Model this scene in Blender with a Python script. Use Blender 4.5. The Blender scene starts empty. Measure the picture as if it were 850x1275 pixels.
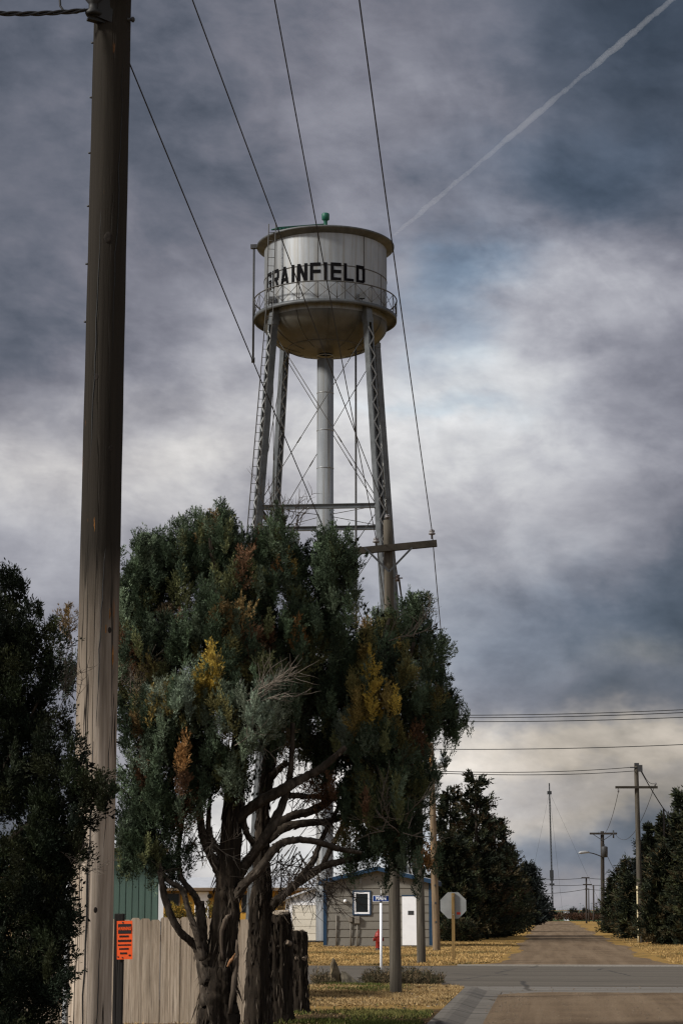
import bpy, bmesh, math, random
import numpy as np
from mathutils import Vector, Matrix
R = math.radians
random.seed(7)
C = bpy.context.scene.collection
SC = bpy.context.scene

# ------------------------------------------------------------------ camera model
F = 2590.0
TH = R(10.83)
CT, ST = math.cos(TH), math.sin(TH)
EYE = 1.5
PSI = R(5.5)                       # the street runs 5.5 degrees to the right of the view
U = Vector((math.sin(PSI), math.cos(PSI), 0))
V = Vector((math.cos(PSI), -math.sin(PSI), 0))


def ray(px, py):
    x = (px - 425.0) / F
    y = (637.5 - py) / F
    return Vector((x, CT - y * ST, ST + y * CT))


def P(px, py, Y):
    d = ray(px, py)
    return Vector((0, 0, EYE)) + d * (Y / d.y)


def G(px, py, z=0.0):
    d = ray(px, py)
    return Vector((0, 0, EYE)) + d * ((z - EYE) / d.z)


def S(s, t, z=0.0):
    p = U * s + V * t
    return Vector((p.x, p.y, z))


# ------------------------------------------------------------------ materials
def nt(name):
    m = bpy.data.materials.new(name)
    m.use_nodes = True
    n = m.node_tree
    b = n.nodes['Principled BSDF']
    return m, n, b


def N(n, typ, **kw):
    nd = n.nodes.new(typ)
    for k, v in kw.items():
        if k in nd.inputs.keys():
            nd.inputs[k].default_value = v
        else:
            setattr(nd, k, v)
    return nd


def ramp(n, fac, stops):
    r = n.nodes.new('ShaderNodeValToRGB')
    e = r.color_ramp.elements
    while len(e) < len(stops):
        e.new(0.5)
    for i, (p, c) in enumerate(stops):
        e[i].position = p
        e[i].color = (*c, 1) if len(c) == 3 else c
    n.links.new(fac, r.inputs[0])
    return r.outputs[0]


def coords(n, scale=(1, 1, 1), kind='Object'):
    tc = n.nodes.new('ShaderNodeTexCoord')
    mp = n.nodes.new('ShaderNodeMapping')
    mp.inputs['Scale'].default_value = scale
    n.links.new(tc.outputs[kind], mp.inputs[0])
    return mp.outputs[0]


def noise(n, vec, scale, detail=5, rough=0.55, out='Fac', dist=0.0):
    t = n.nodes.new('ShaderNodeTexNoise')
    t.inputs['Scale'].default_value = scale
    t.inputs['Detail'].default_value = detail
    t.inputs['Roughness'].default_value = rough
    t.inputs['Distortion'].default_value = dist
    n.links.new(vec, t.inputs['Vector'])
    return t.outputs[out]


def mixc(n, fac, a, b, mode='MIX'):
    m = n.nodes.new('ShaderNodeMix')
    m.data_type = 'RGBA'
    m.blend_type = mode
    for s, i in ((fac, 0), (a, 6), (b, 7)):
        if hasattr(s, 'links'):
            n.links.new(s, m.inputs[i])
        elif i == 0:
            m.inputs[0].default_value = s
        else:
            m.inputs[i].default_value = (*s, 1)
    return m.outputs[2]


def bump(n, b, h, strength=0.3, dist=0.02):
    bp = n.nodes.new('ShaderNodeBump')
    bp.inputs['Strength'].default_value = strength
    bp.inputs['Distance'].default_value = dist
    n.links.new(h, bp.inputs['Height'])
    n.links.new(bp.outputs[0], b.inputs['Normal'])


def simple(name, col, rough=0.6, var=0.25, scale=6.0, metal=0.0, stretch=(1, 1, 1), bmp=0.0, spec=0.3):
    m, n, b = nt(name)
    v = coords(n, stretch)
    f = noise(n, v, scale, 6, 0.6)
    lo = tuple(c * (1 - var) for c in col)
    hi = tuple(min(1, c * (1 + var)) for c in col)
    n.links.new(ramp(n, f, [(0.3, lo), (0.7, hi)]), b.inputs['Base Color'])
    b.inputs['Roughness'].default_value = rough
    b.inputs['Metallic'].default_value = metal
    b.inputs['Specular IOR Level'].default_value = spec
    if bmp:
        bump(n, b, f, bmp, 0.02)
    return m


def attr_mat(name, rough=0.75, trans=0.0):
    m, n, b = nt(name)
    a = n.nodes.new('ShaderNodeAttribute')
    a.attribute_name = 'tint'
    n.links.new(a.outputs['Color'], b.inputs['Base Color'])
    b.inputs['Roughness'].default_value = rough
    b.inputs['Specular IOR Level'].default_value = 0.15
    if trans:
        out = n.nodes['Material Output']
        tr = n.nodes.new('ShaderNodeBsdfTranslucent')
        n.links.new(a.outputs['Color'], tr.inputs[0])
        mx = n.nodes.new('ShaderNodeMixShader')
        mx.inputs[0].default_value = trans
        n.links.new(b.outputs[0], mx.inputs[1])
        n.links.new(tr.outputs[0], mx.inputs[2])
        n.links.new(mx.outputs[0], out.inputs[0])
    return m


def wood_mat(name, cols, grain=(14, 14, 0.6), crack=0.5, stain=None, zfade=None, rough=0.85, scale=1.6, board=None):
    """weathered pole / board wood: grain stretched along z, dark checks, optional rusty runs"""
    m, n, b = nt(name)
    v = coords(n, grain)
    f = noise(n, v, scale, 9, 0.66, dist=0.35)
    col = ramp(n, f, [(0.28, cols[0]), (0.5, cols[1]), (0.72, cols[2])])
    v2 = coords(n, (1.2, 1.2, 0.28))
    f2 = noise(n, v2, 2.2, 4, 0.6)
    col = mixc(n, ramp(n, f2, [(0.35, (0, 0, 0)), (0.7, (0.6, 0.6, 0.6))]), col, cols[0])
    # checks
    v3 = coords(n, (grain[0] * 0.55, grain[1] * 0.55, 0.22))
    f3 = noise(n, v3, 1.3, 3, 0.5, dist=0.2)
    ck = ramp(n, f3, [(0.485, (0, 0, 0)), (0.498, (1, 1, 1)), (0.504, (1, 1, 1)), (0.517, (0, 0, 0))])
    mm = n.nodes.new('ShaderNodeMath'); mm.operation = 'MULTIPLY'
    n.links.new(ck, mm.inputs[0]); mm.inputs[1].default_value = crack
    col = mixc(n, mm.outputs[0], col, (0.012, 0.009, 0.007))
    if board:
        fb = noise(n, coords(n, (board, 0.01, 0.05)), 1.0, 2, 0.8)
        col = mixc(n, ramp(n, fb, [(0.35, (0.75, 0.75, 0.75)), (0.6, (0, 0, 0))]), col, cols[0])
        f5 = noise(n, coords(n, (3, 3, 0.5)), 1.6, 5, 0.65)
        col = mixc(n, ramp(n, f5, [(0.5, (0, 0, 0)), (0.75, (0.6, 0.6, 0.6))]), col, tuple(c * 0.55 for c in cols[0]))
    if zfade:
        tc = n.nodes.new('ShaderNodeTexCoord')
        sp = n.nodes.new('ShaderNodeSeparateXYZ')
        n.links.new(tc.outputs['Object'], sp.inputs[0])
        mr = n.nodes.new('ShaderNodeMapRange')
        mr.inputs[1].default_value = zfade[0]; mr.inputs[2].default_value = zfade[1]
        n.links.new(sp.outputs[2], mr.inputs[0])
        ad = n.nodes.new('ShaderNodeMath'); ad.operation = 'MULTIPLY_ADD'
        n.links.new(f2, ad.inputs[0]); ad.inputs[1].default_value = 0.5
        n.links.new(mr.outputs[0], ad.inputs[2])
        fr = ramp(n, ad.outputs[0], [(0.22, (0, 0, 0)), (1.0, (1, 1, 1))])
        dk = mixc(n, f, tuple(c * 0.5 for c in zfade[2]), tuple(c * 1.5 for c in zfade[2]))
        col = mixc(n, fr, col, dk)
    if stain:
        v4 = coords(n, (5.0, 5.0, 1.1))
        f4 = noise(n, v4, 1.5, 4, 0.6)
        st = ramp(n, f4, [(stain[1], (0, 0, 0)), (stain[1] + 0.07, (0.8, 0.8, 0.8))])
        col = mixc(n, st, col, stain[0])
    n.links.new(col, b.inputs['Base Color'])
    b.inputs['Roughness'].default_value = rough
    b.inputs['Specular IOR Level'].default_value = 0.15
    sb = n.nodes.new('ShaderNodeMath'); sb.operation = 'SUBTRACT'
    n.links.new(f, sb.inputs[0]); n.links.new(mm.outputs[0], sb.inputs[1])
    bump(n, b, sb.outputs[0], 0.5, 0.012)
    return m


M = {}
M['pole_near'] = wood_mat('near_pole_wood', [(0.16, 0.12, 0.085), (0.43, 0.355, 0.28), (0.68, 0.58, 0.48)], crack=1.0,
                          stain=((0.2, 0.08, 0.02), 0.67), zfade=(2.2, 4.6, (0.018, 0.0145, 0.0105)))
M['pole_mid'] = wood_mat('grey_pole_wood', [(0.04, 0.035, 0.027), (0.085, 0.074, 0.058), (0.14, 0.124, 0.1)])
M['pole_tan'] = wood_mat('tan_pole_wood', [(0.09, 0.06, 0.036), (0.19, 0.14, 0.088), (0.28, 0.21, 0.14)], stain=((0.33, 0.14, 0.03), 0.62))
M['pole_far'] = wood_mat('dark_pole_wood', [(0.02, 0.018, 0.016), (0.04, 0.034, 0.03), (0.06, 0.05, 0.042)], crack=0.2)
M['fence'] = wood_mat('fence_wood', [(0.25, 0.195, 0.14), (0.48, 0.39, 0.3), (0.66, 0.555, 0.435)], grain=(22, 22, 1.1), crack=0.45, board=9.0)
M['post_dark'] = wood_mat('dark_post_wood', [(0.012, 0.011, 0.01), (0.022, 0.02, 0.018), (0.04, 0.037, 0.032)])
M['post_stop'] = wood_mat('stop_post_wood', [(0.1, 0.06, 0.025), (0.2, 0.13, 0.05), (0.3, 0.2, 0.08)])
M['arm'] = wood_mat('crossarm_wood', [(0.02, 0.017, 0.013), (0.035, 0.03, 0.023), (0.055, 0.045, 0.035)], grain=(3, 3, 3), crack=0.1)
M['bark'] = wood_mat('cedar_bark', [(0.008, 0.006, 0.004), (0.022, 0.016, 0.011), (0.06, 0.045, 0.031)], grain=(16, 16, 1.3), crack=0.9, rough=0.95, scale=1.3)
M['limb'] = wood_mat('cedar_limb_bark', [(0.014, 0.011, 0.008), (0.045, 0.035, 0.026), (0.12, 0.098, 0.078)], grain=(9, 9, 5), crack=0.6, rough=0.95)
M['bare_wood'] = wood_mat('bare_cedar_wood', [(0.03, 0.022, 0.016), (0.09, 0.068, 0.05), (0.2, 0.16, 0.12)], grain=(14, 14, 1.5))
M['cut_wood'] = simple('cut_wood', (0.42, 0.35, 0.27), 0.9, 0.35, 30)
M['raw_wood'] = simple('raw_split_wood', (0.2, 0.1, 0.045), 0.9, 0.5, 20)
M['knot'] = simple('knot_wood', (0.17, 0.13, 0.095), 0.9, 0.5, 25)
M['twig'] = simple('dead_twig', (0.16, 0.135, 0.11), 0.9, 0.3, 10, spec=0.1)
M['twig_dark'] = simple('dark_twig', (0.06, 0.048, 0.038), 0.9, 0.3, 10, spec=0.1)
M['foliage'] = attr_mat('conifer_foliage', 0.7, 0.18)
M['grass_blades'] = attr_mat('grass_blade', 0.8, 0.15)
M['wire'] = simple('cable_black', (0.018, 0.018, 0.019), 0.6, 0.2)
M['steel_dark'] = simple('dark_steel', (0.035, 0.036, 0.038), 0.55, 0.25)
M['galv'] = simple('galvanised_steel', (0.3, 0.31, 0.32), 0.5, 0.2, 8, metal=0.3)
M['porcelain'] = simple('grey_porcelain', (0.16, 0.15, 0.15), 0.3, 0.1)
M['glass_ins'] = simple('insulator_glaze', (0.05, 0.035, 0.03), 0.25, 0.1)
M['white_paint'] = simple('white_paint', (0.78, 0.79, 0.81), 0.55, 0.05, 3)
M['blue_trim'] = simple('blue_trim_paint', (0.01, 0.034, 0.072), 0.5, 0.15, 5)
M['taupe'] = simple('taupe_siding_paint', (0.152, 0.14, 0.118), 0.7, 0.08, 2.2)
M['taupe_box'] = simple('taupe_box_paint', (0.15, 0.132, 0.108), 0.6, 0.08, 4)
M['cream'] = simple('cream_door_paint', (0.6, 0.57, 0.49), 0.6, 0.06, 2.0)
M['offwhite'] = simple('offwhite_siding', (0.55, 0.57, 0.6), 0.65, 0.08, 3)
M['metal_roof'] = simple('pale_metal_roof', (0.55, 0.57, 0.6), 0.45, 0.1, 3, metal=0.2)
M['yellow_wall'] = simple('yellow_wall_paint', (0.36, 0.2, 0.03), 0.75, 0.15, 2)
M['tan_wall'] = simple('tan_wall_paint', (0.33, 0.24, 0.13), 0.75, 0.1, 2)
M['dark_glass'] = simple('dark_window_glass', (0.01, 0.013, 0.014), 0.15, 0.1, spec=0.2)
M['hydrant'] = simple('hydrant_red', (0.2, 0.016, 0.011), 0.45, 0.2, 9)
M['black'] = simple('black_paint', (0.012, 0.012, 0.012), 0.6, 0.2)
M['orange'] = simple('orange_sign', (0.72, 0.085, 0.012), 0.6, 0.1, 20)
M['orange_post'] = simple('orange_marker', (0.65, 0.12, 0.03), 0.6, 0.1, 20)
M['sign_blue'] = simple('sign_blue', (0.008, 0.042, 0.19), 0.45, 0.08)
M['sign_white'] = simple('sign_white', (0.8, 0.8, 0.8), 0.5, 0.03)
M['sign_back'] = simple('bare_sign_aluminium', (0.22, 0.228, 0.225), 0.55, 0.15, 3, metal=0.2)
M['red'] = simple('red_sticker', (0.4, 0.03, 0.015), 0.6, 0.1)
M['green_roof'] = simple('green_roof_paint', (0.008, 0.085, 0.055), 0.5, 0.2, 4)
M['barrel_blue'] = simple('barrel_blue', (0.02, 0.06, 0.13), 0.5, 0.2)
M['rubble'] = simple('rubble', (0.13, 0.1, 0.06), 0.95, 0.85, 3.2, bmp=0.8)
M['rubble_dark'] = simple('dark_rubble', (0.1, 0.085, 0.06), 0.95, 0.9, 4, bmp=0.6)
M['stone_white'] = simple('white_stone', (0.62, 0.61, 0.58), 0.85, 0.2, 4)


def tank_mat():
    m, n, b = nt('tank_silver_paint')
    v = coords(n, (1, 1, 0.22))
    f = noise(n, v, 1.6, 7, 0.62)
    v2 = coords(n, (2.6, 2.6, 0.12))
    f2 = noise(n, v2, 1.8, 5, 0.6)
    col = ramp(n, f, [(0.3, (0.17, 0.183, 0.196)), (0.7, (0.26, 0.277, 0.293))])
    col = mixc(n, ramp(n, f2, [(0.46, (0, 0, 0)), (0.68, (0.8, 0.8, 0.8))]), col, (0.15, 0.14, 0.12))
    n.links.new(col, b.inputs['Base Color'])
    b.inputs['Roughness'].default_value = 0.42
    b.inputs['Metallic'].default_value = 0.25
    return m


M['tank'] = tank_mat()
m_, n_, b_ = nt('bowl_stained_paint')
f_ = noise(n_, coords(n_, (1, 1, 0.6)), 1.1, 6, 0.6)
n_.links.new(ramp(n_, f_, [(0.3, (0.035, 0.034, 0.028)), (0.7, (0.085, 0.082, 0.07))]), b_.inputs['Base Color'])
b_.inputs['Roughness'].default_value = 0.5; b_.inputs['Metallic'].default_value = 0.2
M['bowl'] = m_
M['tower_steel'] = simple('tower_steel_paint', (0.075, 0.082, 0.087), 0.5, 0.35, 2.5, metal=0.2)
M['tower_rust'] = simple('tower_dark_steel', (0.06, 0.058, 0.055), 0.65, 0.4, 3)
M['letter'] = simple('black_lettering', (0.006, 0.006, 0.007), 0.9, 0.2, spec=0.03)

# ground-type materials ------------------------------------------------------


def grass_ground(name, dry, dry2, green, gth, dirt, dth, scale=0.35, soil_shade=None):
    m, n, b = nt(name)
    v = coords(n, (1, 1, 1))
    f1 = noise(n, v, scale * 9, 8, 0.7)
    f2 = noise(n, v, scale, 6, 0.62)
    f3 = noise(n, coords(n, (1.3, 0.8, 1)), scale * 2.1, 6, 0.65)
    f4 = noise(n, v, 45, 3, 0.7)
    col = ramp(n, f1, [(0.3, dry), (0.7, dry2)])
    col = mixc(n, ramp(n, f2, [(gth, (0, 0, 0)), (gth + 0.12, (0.9, 0.9, 0.9))]), col, green)
    col = mixc(n, ramp(n, f3, [(dth, (0, 0, 0)), (dth + 0.1, (0.85, 0.85, 0.85))]), col, dirt)
    if soil_shade:  # bare soil patch that also carries the cedar's shadow as dark colour
        tc = n.nodes.new('ShaderNodeTexCoord'); sp = n.nodes.new('ShaderNodeSeparateXYZ')
        n.links.new(tc.outputs['Object'], sp.inputs[0])
        mr = n.nodes.new('ShaderNodeMapRange')
        mr.inputs[1].default_value = soil_shade[1]; mr.inputs[2].default_value = soil_shade[0]
        n.links.new(sp.outputs[1], mr.inputs[0])
        fs = noise(n, coords(n, (1.6, 1.0, 1)), 1.0, 6, 0.65)
        ad = n.nodes.new('ShaderNodeMath'); ad.operation = 'MULTIPLY'
        n.links.new(mr.outputs[0], ad.inputs[0]); n.links.new(fs, ad.inputs[1])
        col = mixc(n, ramp(n, ad.outputs[0], [(0.3, (0, 0, 0)), (0.45, (1, 1, 1))]), col, (0.05, 0.035, 0.022))
    col = mixc(n, ramp(n, f4, [(0.35, (0.5, 0.5, 0.5)), (0.65, (0, 0, 0))]), col, tuple(c * 0.35 for c in dry))
    n.links.new(col, b.inputs['Base Color'])
    b.inputs['Roughness'].default_value = 0.95
    b.inputs['Specular IOR Level'].default_value = 0.05
    bump(n, b, f4, 0.8, 0.03)
    return m


M['lawn_far'] = grass_ground('dry_lawn', (0.29, 0.175, 0.055), (0.4, 0.255, 0.085), (0.12, 0.1, 0.035), 0.56, (0.13, 0.09, 0.052), 0.54)
M['lawn_near'] = grass_ground('verge_lawn', (0.28, 0.17, 0.06), (0.38, 0.245, 0.085), (0.1, 0.1, 0.03), 0.6, (0.1, 0.072, 0.045), 0.64, soil_shade=(30.0, 32.2))
M['field'] = simple('green_field', (0.05, 0.065, 0.03), 0.95, 0.35, 0.02, spec=0.05)


def gravel_mat():
    m, n, b = nt('dirt_road')
    v = coords(n, (1, 1, 1))
    f1 = noise(n, v, 38, 5, 0.75)
    f2 = noise(n, v, 0.55, 6, 0.62)
    vs = n.nodes.new('ShaderNodeMapping')
    tc = n.nodes.new('ShaderNodeTexCoord')
    vs.inputs['Rotation'].default_value = (0, 0, PSI)
    n.links.new(tc.outputs['Object'], vs.inputs[0])
    v2 = n.nodes.new('ShaderNodeMapping'); v2.inputs['Scale'].default_value = (2.2, 0.06, 1)
    n.links.new(vs.outputs[0], v2.inputs[0])
    f3 = noise(n, v2.outputs[0], 1.0, 4, 0.6, dist=0.3)
    col = ramp(n, f2, [(0.3, (0.13, 0.09, 0.056)), (0.7, (0.21, 0.15, 0.096))])
    col = mixc(n, ramp(n, f3, [(0.4, (0, 0, 0)), (0.68, (0.7, 0.7, 0.7))]), col, (0.29, 0.213, 0.14))
    col = mixc(n, ramp(n, f1, [(0.38, (0.65, 0.65, 0.65)), (0.6, (0, 0, 0))]), col, (0.06, 0.045, 0.033))
    vo = n.nodes.new('ShaderNodeTexVoronoi'); vo.inputs['Scale'].default_value = 22
    n.links.new(v, vo.inputs['Vector'])
    col = mixc(n, ramp(n, vo.outputs['Distance'], [(0.06, (0.5, 0.5, 0.5)), (0.16, (0, 0, 0))]), col, (0.3, 0.26, 0.21))
    n.links.new(col, b.inputs['Base Color'])
    b.inputs['Roughness'].default_value = 0.95
    b.inputs['Specular IOR Level'].default_value = 0.05
    bump(n, b, f1, 0.7, 0.03)
    return m


M['gravel'] = gravel_mat()


def paved(name, a, c, crackcol, joint=0):
    m, n, b = nt(name)
    v = coords(n, (1, 1, 1))
    f1 = noise(n, v, 30, 5, 0.7)
    f2 = noise(n, coords(n, (0.12, 1, 1)), 1.1, 5, 0.6)
    col = ramp(n, f2, [(0.3, a), (0.7, c)])
    col = mixc(n, ramp(n, f1, [(0.35, (0.5, 0.5, 0.5)), (0.62, (0, 0, 0))]), col, tuple(x * 0.55 for x in a))
    vo = n.nodes.new('ShaderNodeTexVoronoi'); vo.feature = 'DISTANCE_TO_EDGE'
    vo.inputs['Scale'].default_value = 0.32
    dv = noise(n, v, 0.9, 4, 0.6, out='Color')
    dm = n.nodes.new('ShaderNodeMix'); dm.data_type = 'VECTOR'; dm.inputs[0].default_value = 0.18
    n.links.new(v, dm.inputs[4]); n.links.new(dv, dm.inputs[5])
    n.links.new(dm.outputs[1], vo.inputs['Vector'])
    col = mixc(n, ramp(n, vo.outputs['Distance'], [(0.006, (0.8, 0.8, 0.8)), (0.012, (0, 0, 0))]), col, crackcol)
    if joint:
        tc = n.nodes.new('ShaderNodeTexCoord'); mp = n.nodes.new('ShaderNodeMapping')
        mp.inputs['Rotation'].default_value = (0, 0, PSI)
        n.links.new(tc.outputs['Object'], mp.inputs[0])
        sp = n.nodes.new('ShaderNodeSeparateXYZ'); n.links.new(mp.outputs[0], sp.inputs[0])
        m1 = n.nodes.new('ShaderNodeMath'); m1.operation = 'MULTIPLY'; n.links.new(sp.outputs[1], m1.inputs[0]); m1.inputs[1].default_value = 1 / joint
        m2 = n.nodes.new('ShaderNodeMath'); m2.operation = 'FRACT'; n.links.new(m1.outputs[0], m2.inputs[0])
        col = mixc(n, ramp(n, m2.outputs[0], [(0.0, (.8, .8, .8)), (0.025, (.8, .8, .8)), (0.035, (0, 0, 0))]), col, crackcol)
    n.links.new(col, b.inputs['Base Color'])
    b.inputs['Roughness'].default_value = 0.9
    b.inputs['Specular IOR Level'].default_value = 0.1
    bump(n, b, f1, 0.35, 0.01)
    return m


M['asphalt'] = paved('street_asphalt', (0.09, 0.079, 0.065), (0.145, 0.127, 0.105), (0.04, 0.038, 0.036))
M['concrete'] = paved('kerb_concrete', (0.125, 0.113, 0.098), (0.19, 0.174, 0.153), (0.05, 0.044, 0.038))
M['kerb'] = paved('kerb_cast_concrete', (0.12, 0.108, 0.093), (0.18, 0.164, 0.143), (0.035, 0.031, 0.026), 1.55)


# ------------------------------------------------------------------ mesh builder
class MB:
    def __init__(self):
        self.v, self.f, self.mi, self.sm = [], [], [], []

    def add(self, verts, faces, mi=0, smooth=False):
        k = len(self.v)
        self.v += [tuple(x) for x in verts]
        for f in faces:
            self.f.append(tuple(i + k for i in f))
            self.mi.append(mi); self.sm.append(smooth)
        return self

    def hexa(self, p, mi=0):
        return self.add(p, [(0, 3, 2, 1), (4, 5, 6, 7), (0, 1, 5, 4), (1, 2, 6, 5), (2, 3, 7, 6), (3, 0, 4, 7)], mi)

    def box(self, x0, x1, y0, y1, z0, z1, mi=0):
        return self.hexa([(x0, y0, z0), (x1, y0, z0), (x1, y1, z0), (x0, y1, z0), (x0, y0, z1), (x1, y0, z1), (x1, y1, z1), (x0, y1, z1)], mi)

    def beam(self, a, b, w, h, up=(0, 0, 1), mi=0):
        a, b = Vector(a), Vector(b)
        d = (b - a).normalized()
        s = d.cross(Vector(up))
        if s.length < 1e-4:
            s = d.cross(Vector((1, 0, 0)))
        s.normalize()
        t = s.cross(d).normalized()
        s *= w / 2; t *= h / 2
        return self.hexa([a - s - t, a + s - t, a + s + t, a - s + t, b - s - t, b + s - t, b + s + t, b - s + t], mi)

    def tube(self, pts, rad, seg=8, cap=True, mi=0, smooth=True, ridged=None):
        pts = [Vector(p) for p in pts]
        if not hasattr(rad, '__len__'):
            rad = [rad] * len(pts)
        n = len(pts)
        vs, fs = [], []
        ref = None
        for i, p in enumerate(pts):
            d = (pts[min(i + 1, n - 1)] - pts[max(i - 1, 0)]).normalized()
            if ref is None:
                s = d.cross(Vector((0, 0, 1)) if abs(d.z) < 0.9 else Vector((1, 0, 0)))
            else:
                s = ref - d * ref.dot(d)
            if s.length < 1e-5:
                s = d.cross(Vector((0.3, 0.9, 0.1)))
            s.normalize()
            t = s.cross(d)
            ref = s
            for k in range(seg):
                a = 2 * math.pi * k / seg
                r = rad[i]
                if ridged:
                    r *= ridged(k, i)
                vs.append(p + s * (math.cos(a) * r) + t * (math.sin(a) * r))
        for i in range(n - 1):
            for k in range(seg):
                k2 = (k + 1) % seg
                fs.append((i * seg + k, i * seg + k2, (i + 1) * seg + k2, (i + 1) * seg + k))
        self.add(vs, fs, mi, smooth)
        if cap:
            self.add(vs[:seg], [tuple(range(seg))[::-1]], mi)
            self.add(vs[-seg:], [tuple(range(seg))], mi)
        return self

    def lathe(self, prof, seg=48, c=(0, 0, 0), mi=0, smooth=True, closed=False):
        vs, fs = [], []
        for r, z in prof:
            for k in range(seg):
                a = 2 * math.pi * k / seg
                vs.append((c[0] + r * math.cos(a), c[1] + r * math.sin(a), c[2] + z))
        n = len(prof)
        for i in range(n - 1 + (1 if closed else 0)):
            j = (i + 1) % n
            for k in range(seg):
                k2 = (k + 1) % seg
                fs.append((i * seg + k, i * seg + k2, j * seg + k2, j * seg + k))
        return self.add(vs, fs, mi, smooth)

    def prism(self, poly, z0, z1, mi=0):
        n = len(poly)
        vs = [(p[0], p[1], z0) for p in poly] + [(p[0], p[1], z1) for p in poly]
        fs = [tuple(range(n))[::-1], tuple(range(n, 2 * n))]
        fs += [(i, (i + 1) % n, n + (i + 1) % n, n + i) for i in range(n)]
        return self.add(vs, fs, mi)

    def build(self, name, mats, parent=None, origin=(0, 0, 0), bevel=0.0):
        me = bpy.data.meshes.new(name)
        o = Vector(origin)
        me.from_pydata([Vector(v) - o for v in self.v], [], self.f)
        if not isinstance(mats, (list, tuple)):
            mats = [mats]
        for m in mats:
            me.materials.append(m)
        me.polygons.foreach_set('material_index', self.mi)
        me.polygons.foreach_set('use_smooth', self.sm)
        bm = bmesh.new(); bm.from_mesh(me)
        bmesh.ops.remove_doubles(bm, verts=bm.verts, dist=1e-5)
        bmesh.ops.recalc_face_normals(bm, faces=bm.faces)
        bm.to_mesh(me); bm.free()
        ob = bpy.data.objects.new(name, me)
        C.objects.link(ob)
        if parent:
            ob.parent = parent
        else:
            ob.location = o
        if bevel:
            bv = ob.modifiers.new('bevel', 'BEVEL')
            bv.width = bevel; bv.segments = 2; bv.limit_method = 'ANGLE'
        return ob


def tag(o, label, cat, group=None):
    o['label'] = label; o['category'] = cat
    if group:
        o['group'] = group
    return o


def thing(name, label, cat, loc=(0, 0, 0), rz=0.0, group=None):
    o = bpy.data.objects.new(name, None)
    C.objects.link(o)
    o.location = loc; o.rotation_euler = (0, 0, rz)
    o.empty_display_size = 0.2
    return tag(o, label, cat, group)


def kind(o, k, label=None):
    o['kind'] = k
    if label:
        o['label'] = label
    return o


def np_mesh(name, verts, faces, mat, parent=None, origin=(0, 0, 0), tint=None):
    """verts (n,3), quad faces (m,4) as numpy"""
    verts = np.asarray(verts, np.float32) - np.asarray(origin, np.float32)
    me = bpy.data.meshes.new(name)
    me.vertices.add(len(verts))
    me.vertices.foreach_set('co', verts.ravel())
    nf, k = faces.shape
    me.loops.add(nf * k)
    me.loops.foreach_set('vertex_index', faces.astype(np.int32).ravel())
    me.polygons.add(nf)
    me.polygons.foreach_set('loop_start', np.arange(0, nf * k, k, dtype=np.int32))
    if tint is not None:
        a = me.attributes.new('tint', 'FLOAT_COLOR', 'POINT')
        c = np.ones((len(verts), 4), np.float32)
        c[:, :3] = tint
        a.data.foreach_set('color', c.ravel())
    me.materials.append(mat)
    me.update(calc_edges=True)
    ob = bpy.data.objects.new(name, me)
    C.objects.link(ob)
    if parent:
        ob.parent = parent
    else:
        ob.location = origin
    return ob


def unit(a):
    return a / np.maximum(np.linalg.norm(a, axis=-1, keepdims=True), 1e-9)


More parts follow.
